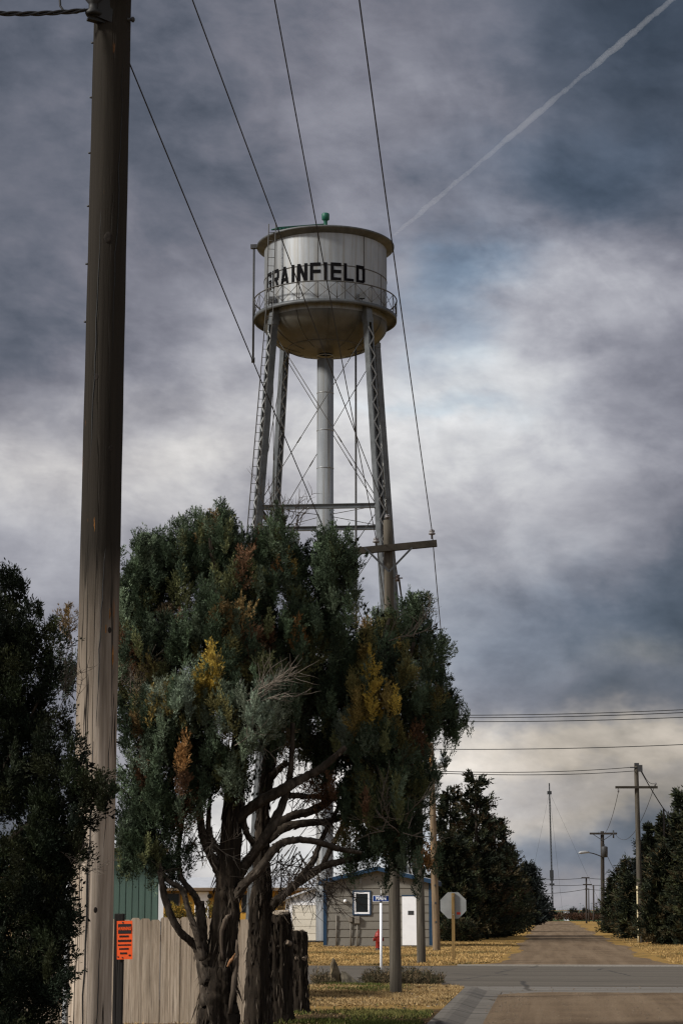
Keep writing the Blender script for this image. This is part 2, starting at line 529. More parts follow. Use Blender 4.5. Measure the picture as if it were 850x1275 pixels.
class Leaves:
    """collects small diamond sprigs: base, direction, length, width, colour"""

    def __init__(self, seed):
        self.rng = np.random.default_rng(seed)
        self.b, self.d, self.l, self.w, self.c = [], [], [], [], []

    def add(self, b, d, l, w, c):
        n = len(b)
        self.b.append(b); self.d.append(unit(d))
        self.l.append(np.broadcast_to(l, (n,))); self.w.append(np.broadcast_to(w, (n,)))
        self.c.append(np.broadcast_to(c, (n, 3)))

    def tuft(self, p, axis, L, W, col, n, sl=0.07, sw=0.016, m=9):
        """one spray: a main plume with m side plumes, each set with short scale-leaf sprigs"""
        r = self.rng
        axis = np.asarray(axis, float); axis = axis / np.linalg.norm(axis)
        # side plume roots and directions
        s = np.concatenate([[0.0], r.random(m) ** 0.9 * 0.8])
        o = r.normal(size=(m + 1, 3)); o -= (o @ axis)[:, None] * axis; o = unit(o)
        pd = unit(axis * 1.1 + o * (0.72 * (1 - 0.5 * s))[:, None]); pd[0] = axis
        pl = 1.35 * W * (1.25 - 0.75 * s) + 0.12 * L; pl[0] = L * 0.98
        pr = np.asarray(p) + axis * (s * L)[:, None]
        shade = 0.7 + 0.55 * r.random(m + 1)
        w_ = pl.copy(); w_[0] *= 0.55
        k = r.choice(m + 1, n, p=w_ / w_.sum())
        f = r.random(n) ** 0.85
        q = r.normal(size=(n, 3)); q -= np.sum(q * pd[k], 1, keepdims=True) * pd[k]; q = unit(q)
        thick = 0.26 * W * (1 - f) ** 0.5 + 0.004
        b = pr[k] + pd[k] * (pl[k] * f)[:, None] + q * (thick * r.random(n))[:, None]
        d = pd[k] * 1.05 + q * (0.68 * (1 - 0.55 * f))[:, None] + r.normal(size=(n, 3)) * 0.16
        c = np.asarray(col)[None, :] * (shade[k] * (0.75 + 0.5 * r.random(n)))[:, None]
        self.add(b, d, sl * (0.6 + 0.8 * r.random(n)), sw * (0.7 + 0.6 * r.random(n)), c)

    def build(self, name, mat, parent=None, origin=(0, 0, 0)):
        r = self.rng
        b = np.concatenate(self.b); d = np.concatenate(self.d)
        l = np.concatenate(self.l)[:, None]; w = np.concatenate(self.w)[:, None]; c = np.concatenate(self.c)
        n = len(b)
        q = r.normal(size=(n, 3)); q -= np.sum(q * d, 1, keepdims=True) * d; q = unit(q)
        up = np.cross(d, q)
        v = np.empty((n, 4, 3))
        v[:, 0] = b
        v[:, 1] = b + d * l * 0.45 + q * w * 0.5
        v[:, 2] = b + d * l + up * l * 0.06
        v[:, 3] = b + d * l * 0.45 - q * w * 0.5
        f = np.arange(n * 4).reshape(n, 4)
        return np_mesh(name, v.reshape(-1, 3), f, mat, parent, origin, np.repeat(c, 4, 0))


def poly_sheet(name, pts, z, mat, label, sub=0, kindname='structure'):
    mb = MB()
    mb.add([(p[0], p[1], z) for p in pts], [tuple(range(len(pts)))])
    o = mb.build(name, mat)
    return kind(o, kindname, label)


# ================================================================== SETTING
# ground, one sheet to the horizon
g = MB(); g.add([(-9000, -400, 0), (9000, -400, 0), (9000, 14000, 0), (-9000, 14000, 0)], [(0, 1, 2, 3)])
kind(g.build('ground', M['lawn_far']), 'structure', 'dry grassy ground reaching the horizon')
# green winter field beyond the end of the street
poly_sheet('field', [S(290, -900), S(290, 1200), S(4200, 3000), S(4200, -3000)], 0.006, M['field'], 'green field beyond the end of the street')


def strip(s0, s1, t0, t1, n=1):
    return [S(s0, t0), S(s1, t0), S(s1, t1), S(s0, t1)]


TL, TR = -1.1, 3.15                # dirt street edges
SM0, SM1 = 42.5, 57.6              # main street edges


def wob(s, k, a):
    return a * (math.sin(s * 0.21 + k) + 0.6 * math.sin(s * 0.53 + 2.1 * k) + 0.4 * math.sin(s * 1.3 + k))


def road_edge_pts(s0, s1, flare0, flare1, step):
    left, right = [], []
    s = s0
    while s <= s1 + 1e-6:
        fl = 0.0
        if flare0:
            fl = flare0 * max(0, 1 - (s - s0) / 5.0) ** 2.2
        if flare1:
            fl = max(fl, flare1 * max(0, 1 - (s1 - s) / 5.0) ** 2.2)
        left.append((s, TL - fl - wob(s, 0.4, 0.16)))
        right.append((s, TR + fl + wob(s, 2.2, 0.2)))
        s += step
    return left, right


# the far street
l, r = road_edge_pts(SM1 + 0.3, 283.0, 1.9, 0, 1.0)
far = MB()
vs = [S(a, b, 0.005) for a, b in l] + [S(a, b, 0.005) for a, b in r]
n_l = len(l)
far.add(vs, [(i, n_l + i, n_l + i + 1, i + 1) for i in range(n_l - 1)])
kind(far.build('dirt_road', M['gravel']), 'structure', 'pale dirt street running on to the field')
# the near street
near = MB()
ring = [S(-30, -0.85, 0.021)] + [S(q_, -1.0 + wob(q_ * 2.2, 1.0, 0.06) + max(0, q_ - 37.2) ** 2 * 0.22, 0.021) for q_ in np.arange(18, 39.2, 0.2)]
ring += [S(39.15 + wob(t_ * 5, 0.3, 0.09), t_, 0.021) for t_ in np.arange(0.2, 9.5, 0.1)] + [S(39, 9.5, 0.021), S(-30, 9.5, 0.021)]
near.add(ring, [tuple(range(len(ring)))])
kind(near.build('dirt_street', M['gravel']), 'structure', 'gravelly dirt street in front of main street')
# concrete apron of the crossing
poly_sheet('concrete_apron', [S(38.2, -3.2), S(38.2, 40), S(SM0, 40), S(SM0, -40), S(40.6, -40), S(40.6, -3.4)], 0.009, M['concrete'], 'pale concrete strip along the crossing street')
poly_sheet('main_street', [S(SM0, -120), S(SM0, 120), S(SM1, 120), S(SM1, -120)], 0.013, M['asphalt'], 'grey asphalt crossing street')
e = MB(); e.add([S(SM1 - 0.2, -2.4, 0.0), S(SM1 - 0.2, 60, 0.0), S(SM1 + 0.15, 60, 0.0), S(SM1 + 0.15, -2.4, 0.0),
                 S(SM1 - 0.2, -2.4, 0.05), S(SM1 - 0.2, 60, 0.05), S(SM1 + 0.15, 60, 0.05), S(SM1 + 0.15, -2.4, 0.05)],
                [(0, 1, 5, 4), (4, 5, 6, 7), (3, 7, 6, 2), (0, 4, 7, 3), (1, 2, 6, 5)])
M['conc_pale'] = paved('pale_concrete_edge', (0.24, 0.22, 0.19), (0.33, 0.305, 0.27), (0.15, 0.14, 0.12))
kind(e.build('street_kerb', M['conc_pale']), 'structure', 'pale concrete edge on the far side of main street')

# near verge: a raised lawn with a kerb that bends into main street
corner = []
kerb_t = -1.5
for k in range(9):
    a = math.pi / 2 * k / 8
    corner.append((39.2 + 1.05 * math.sin(a), kerb_t - 1.05 + 1.05 * math.cos(a)))
outline = [(-30, kerb_t), (20, kerb_t)] + [(24 + 2 * k, kerb_t + 0.02 * math.sin(k)) for k in range(7)] + corner + [(40.3, -40), (-30, -40)]
vg = MB()
pts = [S(a, b) for a, b in outline]
vg.prism([(p.x, p.y) for p in pts], -0.05, 0.1)
kind(vg.build('verge', M['lawn_near']), 'structure', 'dry verge lawn beside the near street')
kb = MB()
line = [(-30, kerb_t + 0.09)] + [(s, kerb_t + 0.09) for s in range(16, 38, 2)] + [(39.2 + 1.14 * math.sin(math.pi / 2 * k / 8), kerb_t - 1.05 + 1.14 * math.cos(math.pi / 2 * k / 8)) for k in range(9)] + [(40.34, -40)]


def offset_line(ln, d):
    out = []
    for i, p in enumerate(ln):
        a = Vector(ln[max(0, i - 1)]); b = Vector(ln[min(len(ln) - 1, i + 1)])
        t = (b - a).normalized()
        nrm = Vector((-t.y, t.x))   # to the road side
        out.append((p[0] + nrm.x * d, p[1] + nrm.y * d))
    return out


sections = [(-0.085, 0.0), (-0.085, 0.112), (0.04, 0.112), (0.11, 0.1), (0.32, 0.034), (0.57, 0.02), (0.59, 0.0)]
rows = [[S(a, b, z) for a, b in offset_line(line, d)] for d, z in sections]
m_ = len(line)
vs = [v for r_ in rows for v in r_]
fs = []
for j in range(len(rows) - 1):
    for i in range(m_ - 1):
        fs.append((j * m_ + i, j * m_ + i + 1, (j + 1) * m_ + i + 1, (j + 1) * m_ + i))
kb.add(vs, fs)
# joints across the kerb
kind(kb.build('kerb', M['kerb']), 'structure', 'concrete kerb and gutter bending into main street')

# ---------------------------------------------------------------- grass blades


def grass(name, samples, label, seed, hmin, hmax, width, cols, lean=0.5):
    rng = np.random.default_rng(seed)
    p = np.asarray(samples, float)
    n = len(p)
    d = rng.normal(size=(n, 3)) * lean; d[:, 2] = 1.0
    L = Leaves(seed + 1)
    ci = rng.integers(0, len(cols), n)
    pn = np.sin(p[:, 0] * 1.1 + 0.7 * p[:, 1]) + np.sin(p[:, 0] * 2.3 - 0.9 * p[:, 1] + 2) + np.sin(p[:, 1] * 0.45 + 1.3 * np.sin(p[:, 0] * 0.8)) + np.sin(p[:, 0] * 5.1 + 3.7 * p[:, 1])
    ci = np.clip((pn / 4 + 0.5) * len(cols) * 0.9 + rng.normal(size=n) * 0.8, 0, len(cols) - 1).astype(int)
    c = np.asarray(cols)[ci] * (0.78 + 0.4 * rng.random((n, 1)))
    L.add(p, d, hmin + (hmax - hmin) * rng.random(n), width * (0.6 + 0.8 * rng.random(n)), c)
    o = L.build(name, M['grass_blades'])
    return kind(o, 'stuff', label)


rng = np.random.default_rng(3)


def scatter(s0, s1, t0, t1, n, z, power=1.0):
    s = s0 + (s1 - s0) * rng.random(n) ** power
    t = t0 + (t1 - t0) * rng.random(n)
    return np.stack([U.x * s + V.x * t, U.y * s + V.y * t, np.full(n, z)], 1)


a = scatter(25.5, 40.2, -5.6, kerb_t - 0.02, 60000, 0.1)
sa_ = a[:, 0] * U.x + a[:, 1] * U.y; ta_ = a[:, 0] * V.x + a[:, 1] * V.y
a = a[~((sa_ > 39.2) & (ta_ > kerb_t - 1.05) & (np.hypot(sa_ - 39.2, ta_ - kerb_t + 1.05) > 1.0))]
clump = np.sin(a[:, 0] * 3.1) * np.sin(a[:, 1] * 2.3 + 1) + 0.5 * np.sin(a[:, 0] * 7.7 + a[:, 1] * 5.1)
near_mask = (clump > -0.9) & ((a[:, 1] > 31.6) | ((rng.random(len(a)) < 0.22) & (clump > 0.2)))
grass('dry_grass', a[near_mask], 'dry tan grass blades on the near verge', 21, 0.02, 0.07, 0.012,
      [(0.34, 0.235, 0.11), (0.39, 0.28, 0.135), (0.27, 0.185, 0.085), (0.18, 0.125, 0.06), (0.11, 0.09, 0.04)], 0.8)
gx = []
for (px, py, rx, ry, n) in [(420, 1266, 80, 6, 6500), (500, 1268, 60, 6, 4500), (360, 1272, 40, 8, 3500), (520, 1261, 40, 4, 1500),
                            (430, 1229, 60, 4, 6000), (400, 1227, 30, 3, 3000), (470, 1232, 50, 3, 2000), (540, 1274, 30, 4, 1500), (460, 1278, 120, 5, 5000)]:
    cpt = G(px, py, 0.1); ex = G(px + rx, py, 0.1); ey = G(px, py - ry, 0.1)
    q = rng.normal(size=(n, 2)) * 0.55
    gx.append(np.stack([cpt.x + q[:, 0] * (ex.x - cpt.x), cpt.y + q[:, 1] * (ey.y - cpt.y), np.full(n, 0.1)], 1))
gx = np.concatenate(gx)
# keep inside the verge
tt = gx[:, 0] * V.x + gx[:, 1] * V.y; ss = gx[:, 0] * U.x + gx[:, 1] * U.y
gx = gx[(tt < kerb_t - 0.05) & (ss < 40.2) & ~((ss > 39.2) & (tt > kerb_t - 1.05) & (np.hypot(ss - 39.2, tt - kerb_t + 1.05) > 1.0))]
cg = np.sin(gx[:, 0] * 2.7 + 1.1 * np.sin(gx[:, 1] * 1.9)) + np.sin(gx[:, 1] * 2.2 + gx[:, 0] * 1.2) + 0.7 * np.sin(gx[:, 0] * 8.3) * np.sin(gx[:, 1] * 5.7)
gx = gx[cg + rng.normal(size=len(gx)) * 0.3 > 0.25]
grass('green_grass', gx, 'green grass patches on the near verge', 25, 0.03, 0.09, 0.014,
      [(0.07, 0.085, 0.02), (0.1, 0.11, 0.025), (0.045, 0.055, 0.016), (0.14, 0.13, 0.04)], 0.6)
b1 = scatter(58.2, 100, -13, TL - 0.3, 60000, 0.0, 1.6)
b2 = scatter(58.2, 120, TR + 0.4, 16, 40000, 0.0, 1.6)
fl = np.concatenate([b1, b2])
ss = fl[:, 0] * U.x + fl[:, 1] * U.y; tt = fl[:, 0] * V.x + fl[:, 1] * V.y
flare = 1.9 * np.clip(1 - (ss - 57.9) / 5, 0, 1) ** 2.2
fl = fl[(tt < TL - flare - 0.3) | (tt > TR + flare + 0.3)]
grass('lawn_grass', fl, 'dry yellow grass on the far lawns', 29, 0.03, 0.1, 0.022,
      [(0.4, 0.265, 0.105), (0.46, 0.315, 0.13), (0.34, 0.22, 0.09), (0.23, 0.155, 0.065), (0.14, 0.11, 0.045)], 0.9)

def stones(name, pts, rmin, rmax, mat, label, seed):
    rg = np.random.default_rng(seed)
    n = len(pts); r_ = rmin + (rmax - rmin) * rg.random((n, 1, 1)) ** 2.5
    octa = np.array([(1, 0, 0), (0, 1, 0), (-1, 0, 0), (0, -1, 0), (0, 0, .7), (0, 0, -.4)], float)[None] * r_ * (0.7 + 0.6 * rg.random((n, 6, 1)))
    v = np.asarray(pts)[:, None, :] + octa
    f = np.array([(0, 1, 4), (1, 2, 4), (2, 3, 4), (3, 0, 4), (1, 0, 5), (2, 1, 5), (3, 2, 5), (0, 3, 5)])
    ff = (np.arange(n) * 6)[:, None, None] + f[None]
    return kind(np_mesh(name, v.reshape(-1, 3), ff.reshape(-1, 3), mat), 'stuff', label)


M['pebble'] = simple('road_pebbles', (0.15, 0.115, 0.082), 0.9, 0.5, 3)
p1 = scatter(26.5, 39.2, -0.8, 7.5, 2600, 0.023); p2 = scatter(26.5, 39.2, -1.25, -0.4, 700, 0.024); p3 = scatter(38.5, 42.4, -2, 9, 500, 0.014); p4 = scatter(57.9, 90, -1.6, 3.6, 1200, 0.008)
stones('gravel', np.concatenate([p1, p2, p3, p4]), 0.004, 0.017, M['pebble'], 'loose gravel on the dirt street and in the gutter', 71)
fl_ = scatter(27, 40, -5.2, kerb_t - .1, 500, 0.13)
fr_ = np.random.default_rng(77); Lf = Leaves(78)
Lf.add(fl_, np.concatenate([fr_.normal(size=(500, 2)), 0.1 * fr_.normal(size=(500, 1))], 1), 0.03 + 0.06 * fr_.random(500), 0.015 + 0.03 * fr_.random(500), np.array([(0.12, 0.07, 0.035), (0.2, 0.13, 0.06), (0.06, 0.045, 0.03), (0.3, 0.24, 0.16)])[fr_.integers(0, 4, 500)])
kind(Lf.build('fallen_leaves', M['grass_blades']), 'stuff', 'scattered dead leaves and twigs on the near verge')
# weeds along the near edge of main street
W = Leaves(41)
rng = np.random.default_rng(5)
for (px0, px1, n, h) in [(392, 408, 110, 0.32), (455, 500, 380, 0.36), (500, 540, 340, 0.36), (530, 547, 90, 0.24)]:
    for _ in range(n):
        px = px0 + (px1 - px0) * rng.random()
        q = G(px, 1228 - 7 * rng.random(), 0.05)
        hh = h * (0.3 + 0.95 * rng.random() ** 1.6) * (0.75 + 0.35 * math.sin(px * 0.31) * math.sin(px * 0.113 + 1))
        ax = np.array([rng.normal() * 0.5, rng.normal() * 0.5, 1.0])
        col = [(0.05, 0.04, 0.022), (0.075, 0.056, 0.03), (0.04, 0.038, 0.018), (0.14, 0.1, 0.055)][rng.integers(0, 4)]
        W.tuft((q.x, q.y, 0.03), ax, hh, 0.06, col, 20, 0.06, 0.014)
kind(W.build('weeds', M['grass_blades']), 'stuff', 'tangle of dry brown weeds at the edge of main street')
# tall dead weeds at the end of the street
W = Leaves(43)
for _ in range(1500):
    s = 286 + 5 * rng.random(); t = -14 + 62 * rng.random()
    q = S(s, t)
    col = [(0.05, 0.028, 0.018), (0.075, 0.04, 0.024), (0.04, 0.026, 0.018)][rng.integers(0, 3)]
    W.tuft((q.x, q.y, 0), (rng.normal() * 0.2, 0, 1), 0.6 + 0.4 * rng.random(), 0.35, col, 12, 0.3, 0.14)
kind(W.build('dead_weeds', M['grass_blades']), 'stuff', 'reddish brown dead weeds where the street ends')

# ================================================================== WATER TOWER
TW = Vector((-0.80, 100.0, 0))
tower = thing('water_tower', 'silver water tower on lattice legs with GRAINFIELD in black letters', 'water tower', TW, -PSI)
ZB = 30.45            # balcony floor
RT = 3.06             # tank radius
ZT = 34.1             # eave
mb = MB()
prof = [(RT, ZB - 0.35)] + [(RT, ZB + (ZT - 0.05 - ZB) * i / 6) for i in range(7)]
mb.lathe(prof, 96)
tank_body = mb
mb = MB()
for z in (ZB + 1.83,):
    mb.lathe([(RT, z - 0.025), (RT + 0.018, z - 0.022), (RT + 0.018, z + 0.022), (RT, z + 0.025)], 96)
for k in range(8):
    a = R(24 + 45 * k)
    for (z0, z1, da) in ((ZB, ZB + 1.8, 0), (ZB + 1.86, ZT - 0.1, R(20))):
        ca, sa = math.cos(a + da), math.sin(a + da)
        w = 0.02
        mb.hexa([(RT * ca - sa * w * s + o * ca, RT * sa + ca * w * s + o * sa, z) for z in (z0, z1) for (s, o) in ((-1, -0.02), (1, -0.02), (1, 0.012), (-1, 0.012))])
tank = tank_body.build('tank', M['tank'], tower)
mb.build('weld_seams', M['tower_rust'], tank)

# lettering, block letters bent round the tank
W7, H7 = 10.0, 16.0


def seg(a, b, w=2.9):
    return ('s', a, b, w)


T = 3.0
h2 = T / 2
GL = {
    'G': [[(h2, h2), (W7 - h2, h2)], [(h2, h2), (h2, H7 - h2)], [(h2, H7 - h2), (W7 - h2, H7 - h2)], [(W7 - h2, H7 - h2), (W7 - h2, 12.6)], [(W7 - h2, h2), (W7 - h2, 6.4)], [(W7 - h2, 7.2), (6.4, 7.2)]],
    'R': [[(h2, 0), (h2, H7)], [(h2, H7 - h2), (7.6, H7 - h2)], [(7.9, H7 - 2), (W7 - h2, H7 - 3.4)], [(W7 - h2, H7 - 3), (W7 - h2, 9.3)], [(W7 - h2, 9.4), (7.4, 7.6)], [(h2, 7.6), (7.6, 7.6)], [(5.2, 7.6), (W7 - 1.4, 0)]],
    'A': [[(1.4, 0), (W7 / 2, H7)], [(W7 - 1.4, 0), (W7 / 2, H7)], [(2.5, 4.4), (W7 - 2.5, 4.4)]],
    'I': [[(W7 / 2, 0), (W7 / 2, H7)]],
    'N': [[(h2, 0), (h2, H7)], [(W7 - h2, 0), (W7 - h2, H7)], [(h2, H7), (W7 - h2, 0)]],
    'F': [[(h2, 0), (h2, H7)], [(h2, H7 - h2), (W7, H7 - h2)], [(h2, 8.2), (W7 - 1.6, 8.2)]],
    'E': [[(h2, 0), (h2, H7)], [(h2, H7 - h2), (W7, H7 - h2)], [(h2, 8.2), (W7 - 1.2, 8.2)], [(h2, h2), (W7, h2)]],
    'L': [[(h2, 0), (h2, H7)], [(h2, h2), (W7, h2)]],
    'D': [[(h2, 0), (h2, H7)], [(h2, H7 - h2), (7.2, H7 - h2)], [(h2, h2), (7.2, h2)], [(7.4, H7 - 1.9), (W7 - h2, H7 - 4.0)], [(W7 - h2, H7 - 3.4), (W7 - h2, 3.4)], [(7.4, 1.9), (W7 - h2, 4.0)]],
}


def raster(ch, nx=40, ny=64):
    xs = (np.arange(nx) + 0.5) / nx * W7
    ys = (np.arange(ny) + 0.5) / ny * H7
    X, Y = np.meshgrid(xs, ys, indexing='ij')
    on = np.zeros((nx, ny), bool)
    for (a, b) in GL[ch]:
        a = np.array(a); b = np.array(b); d = b - a; L = np.hypot(*d); d = d / L
        rx, ry = X - a[0], Y - a[1]
        al = rx * d[0] + ry * d[1]; ac = np.abs(-rx * d[1] + ry * d[0])
        e = T / 2 if (abs(d[0]) < 1e-6 or abs(d[1]) < 1e-6) else T * 0.3
        on |= (al > -e) & (al < L + e) & (ac < T / 2 * (1.0 if e == T / 2 else 0.92))
    return on


mb = MB()
z_base = ZB + 1.02
LH = 0.92
word = 'GRAINFIELD'
a_start, a_end = R(270 - 70.5) + PSI, R(270 + 40.5) + PSI
adv = {'I': 0.55}
tot = sum(adv.get(c, 1.0) for c in word)
pos = a_start
wa = (a_end - a_start) / tot
for ch in word:
    wd = wa * adv.get(ch, 1.0)
    gwid = wa * 0.80
    g0 = pos + wd / 2 - gwid / 2
    on = raster(ch)
    nx, ny = on.shape
    ro = RT + 0.02
    for i in range(nx):
        j = 0
        while j < ny:
            if on[i, j]:
                k = j
                while k < ny and on[i, k]:
                    k += 1
                a0 = g0 + gwid * i / nx; a1 = g0 + gwid * (i + 1) / nx
                z0 = z_base + LH * j / ny; z1 = z_base + LH * k / ny
                mb.add([(ro * math.cos(a0), ro * math.sin(a0), z0), (ro * math.cos(a1), ro * math.sin(a1), z0),
                        (ro * math.cos(a1), ro * math.sin(a1), z1), (ro * math.cos(a0), ro * math.sin(a0), z1)], [(0, 1, 2, 3)])
                j = k
            else:
                j += 1
    pos += wd
let = mb.build('lettering', M['letter'], tank)

mb = MB()     # bowl
BD = 1.5
prof = []
for i in range(25):
    a = math.pi / 2 * i / 24
    prof.append((0.36 + (RT - 0.36) * math.cos(a) if i < 24 else 0.36, ZB - 0.35 - BD * math.sin(a)))
mb.lathe(prof, 96)
for k in range(12):
    ang = R(9 + 30 * k)
    pts = []
    for (r_, z_) in prof[:-5]:
        pts.append(((r_ + 0.008) * math.cos(ang), (r_ + 0.008) * math.sin(ang), z_ - 0.006))
    mb.tube(pts, 0.022, 5)
rr, zz = prof[15]
mb.lathe([(rr, zz + 0.02), (rr + 0.03, zz - 0.01), (rr - 0.02, zz - 0.035)], 72)
mb.build('bowl', M['bowl'], tower)

mb = MB()     # roof with a broad eave
RR = 3.44
mb.lathe([(RT - 0.01, ZT - 0.2), (RR - 0.02, ZT - 0.03), (RR, ZT), (RR, ZT + 0.06), (RR - 0.03, ZT + 0.08), (1.7, ZT + 0.55), (0.02, ZT + 0.88)], 96)
M['roof_steel'] = simple('weathered_roof_steel', (0.07, 0.075, 0.078), 0.55, 0.35, 2.0, metal=0.2)
roof = mb.build('roof', M['roof_steel'], tower)
mb = MB()
mb.lathe([(0.02, ZT + 0.8), (0.25, ZT + 0.82), (0.1, ZT + 0.95), (0.095, ZT + 1.42), (0.12, ZT + 1.46), (0.19, ZT + 1.5), (0.195, ZT + 1.78), (0.17, ZT + 1.82), (0.02, ZT + 1.84)], 20)
mb.build('roof_vent', M['green_roof'], roof)
mb = MB()     # green ladder rail over the roof
la = R(270 - 47) + PSI
for off in (-0.2, 0.2):
    dx, dy = -math.sin(la) * off, math.cos(la) * off
    p0 = Vector(((RR - 0.03) * math.cos(la) + dx, (RR - 0.03) * math.sin(la) + dy, ZT + 0.24))
    p1 = Vector((0.3 * math.cos(la) + dx, 0.3 * math.sin(la) + dy, ZT + 1.14))
    mb.beam(p0, p1, 0.04, 0.07)
for i in range(14):
    f_ = i / 13
    q = p0.lerp(p1, f_)
    mb.tube([q, q + Vector((math.sin(la) * 0.4, -math.cos(la) * 0.4, 0))], 0.02, 5)
mb.build('roof_ladder', M['green_roof'], roof)

# balcony
M['balcony_steel'] = simple('balcony_steel', (0.065, 0.07, 0.074), 0.55, 0.35, 2.0, metal=0.2)
M['lacing'] = simple('lacing_bar_lit', (0.24, 0.25, 0.25), 0.5, 0.3, 3)  # bars coloured paler than the channels so that they look lit
mb = MB()
RBK = 3.55
mb.lathe([(RT - 0.02, ZB), (RBK, ZB), (RBK, ZB - 0.2), (RBK - 0.05, ZB - 0.2), (RBK - 0.05, ZB - 0.05), (RT - 0.02, ZB - 0.07)], 96)
bal = mb.build('balcony', M['balcony_steel'], tower)
mb = MB()
NP = 24
zt = ZB + 0.86
pt = lambda k, z: Vector((RBK * math.cos(2 * math.pi * k / NP), RBK * math.sin(2 * math.pi * k / NP), z))
mb.tube([Vector((RBK * math.cos(2 * math.pi * k / 96), RBK * math.sin(2 * math.pi * k / 96), zt)) for k in range(97)], 0.032, 6)
for k in range(NP):
    mb.tube([pt(k, ZB), pt(k, zt)], 0.022, 5)
    mb.tube([pt(k, ZB + 0.04), pt(k + 1, zt - 0.03)], 0.014, 5)
    mb.tube([pt(k + 1, ZB + 0.04), pt(k, zt - 0.03)], 0.014, 5)
mb.build('railing', M['tower_rust'], bal)

# riser
mb = MB()
mb.lathe([(0.41, -0.1), (0.41, 28.3), (0.0, 28.3)], 32)
for k in range(15):
    z = 1.9 + 1.9 * k
    mb.lathe([(0.41, z - 0.03), (0.425, z - 0.02), (0.425, z + 0.02), (0.41, z + 0.03)], 32)
mb.build('riser', M['tank'], tower)

# legs: boxes of two channels with lacing on the outer and inner faces
R0, R1, LZ = 5.86, 3.26, 29.75
leg_ang = [R(45 + 90 * k) for k in range(4)]


def leg_c(k, z):
    r_ = R0 + (R1 - R0) * z / LZ
    return Vector((r_ * math.cos(leg_ang[k]), r_ * math.sin(leg_ang[k]), z))


for k in range(4):
    a = leg_ang[k]
    rad = Vector((math.cos(a), math.sin(a), 0)); tan = Vector((-math.sin(a), math.cos(a), 0))
    mb = MB()
    hw = 0.17
    for sgn in (-1, 1):
        b0, b1 = leg_c(k, 0.0) + tan * sgn * hw, leg_c(k, LZ) + tan * sgn * hw
        mb.beam(b0, b1, 0.02, 0.34, up=tan.cross(b1 - b0) if False else rad, mi=0)
        for e in (-1, 1):
            o = rad * e * 0.165 - tan * sgn * 0.04
            mb.beam(b0 + o, b1 + o, 0.09, 0.02, up=rad)
    # lacing
    n_l = 60
    for e in (-1, 1):
        o = rad * e * 0.18
        for i in range(n_l):
            z0 = 0.4 + (LZ - 0.9) * i / n_l; z1 = 0.4 + (LZ - 0.9) * (i + 1) / n_l
            s0 = 1 if i % 2 else -1
            mb.beam(leg_c(k, z0) + o + tan * s0 * 0.15, leg_c(k, z1) + o - tan * s0 * 0.15, 0.055, 0.015, up=rad, mi=1)
    # base plate and top bracket
    c0, c1 = leg_c(k, 0), leg_c(k, LZ)
    mb.box(c0.x - 0.4, c0.x + 0.4, c0.y - 0.4, c0.y + 0.4, -0.1, 0.15)
    mb.hexa([c1 + tan * s * 0.2 + rad * e * 0.19 + Vector((0, 0, z)) for z in (-0.25, 0.0) for (s, e) in ((-1, -1), (1, -1), (1, 1), (-1, 1))])
    mb.hexa([c1 + tan * s * 0.17 + rad * e + Vector((0, 0, z)) for (z, e0) in ((-0.02, 0.16), (0.62, 0.1)) for (s, e) in ((-1, -0.35), (1, -0.35), (1, e0), (-1, e0))])
    mb.build('leg', [M['tower_steel'], M['lacing']], tower)
levels = [20.35, 10.4]
for z in levels:
    for k in range(4):
        a, b = leg_c(k, z), leg_c((k + 1) % 4, z)
        mb = MB()
        mb.beam(a + Vector((0, 0, 0.1)), b + Vector((0, 0, 0.1)), 0.16, 0.03)
        mb.beam(a - Vector((0, 0, 0.1)), b - Vector((0, 0, 0.1)), 0.16, 0.03)
        d = (b - a).normalized(); s = Vector((-d.y, d.x, 0)) * 0.0
        mb.beam(a + s, b + s, 0.02, 0.2)
        mb.build('strut', M['tower_steel'], tower)
tops = [29.3, 20.35, 10.4, 0.3]
for j in range(3):
    for k in range(4):
        for (p, q) in ((k, (k + 1) % 4), ((k + 1) % 4, k)):
            a, b = leg_c(p, tops[j] - 0.1), leg_c(q, tops[j + 1] + 0.15)
            mb = MB(); mb.tube([a, b], 0.02, 5, smooth=True)
            mid = a.lerp(b, 0.62)
            mb.tube([mid, mid + (b - a).normalized() * 0.35], 0.035, 5)
            mb.build('tie_rod', M['tower_rust'], tower)
# spider rods from riser to the struts
for z in levels:
    for k in range(4):
        mb = MB(); mb.tube([Vector((0.4 * math.cos(leg_ang[k]), 0.4 * math.sin(leg_ang[k]), z + 0.1)), leg_c(k, z)], 0.018, 5)
        mb.build('riser_rod', M['tower_rust'], tower)
# ladder from the ground, up the front left leg and the tank side
fl_k = min(range(4), key=lambda k: (Matrix.Rotation(-PSI, 3, 'Z') @ leg_c(k, 0)).x + (Matrix.Rotation(-PSI, 3, 'Z') @ leg_c(k, 0)).y)
mb = MB()
la2 = R(270 - 63) + PSI
rad = Vector((math.cos(la), math.sin(la), 0)); tan = Vector((-math.sin(la), math.cos(la), 0))
ltop = rad * (RR + 0.1) + Vector((0, 0, ZT + 0.45))
lmid = rad * (RBK + 0.12) + Vector((0, 0, ZB - 0.2))
outv = Vector((math.cos(leg_ang[fl_k]), math.sin(leg_ang[fl_k]), 0))
tv = Vector((-outv.y, outv.x, 0))
lbot = leg_c(fl_k, 0.5) + outv * 0.38 - tv * 0.12
rail = [lbot, lmid, ltop]
tt_ = Vector((1, 0.25, 0)).normalized()
for sgn in (-0.17, 0.17):
    mb.tube([p + tt_ * sgn for p in rail], 0.028, 5)
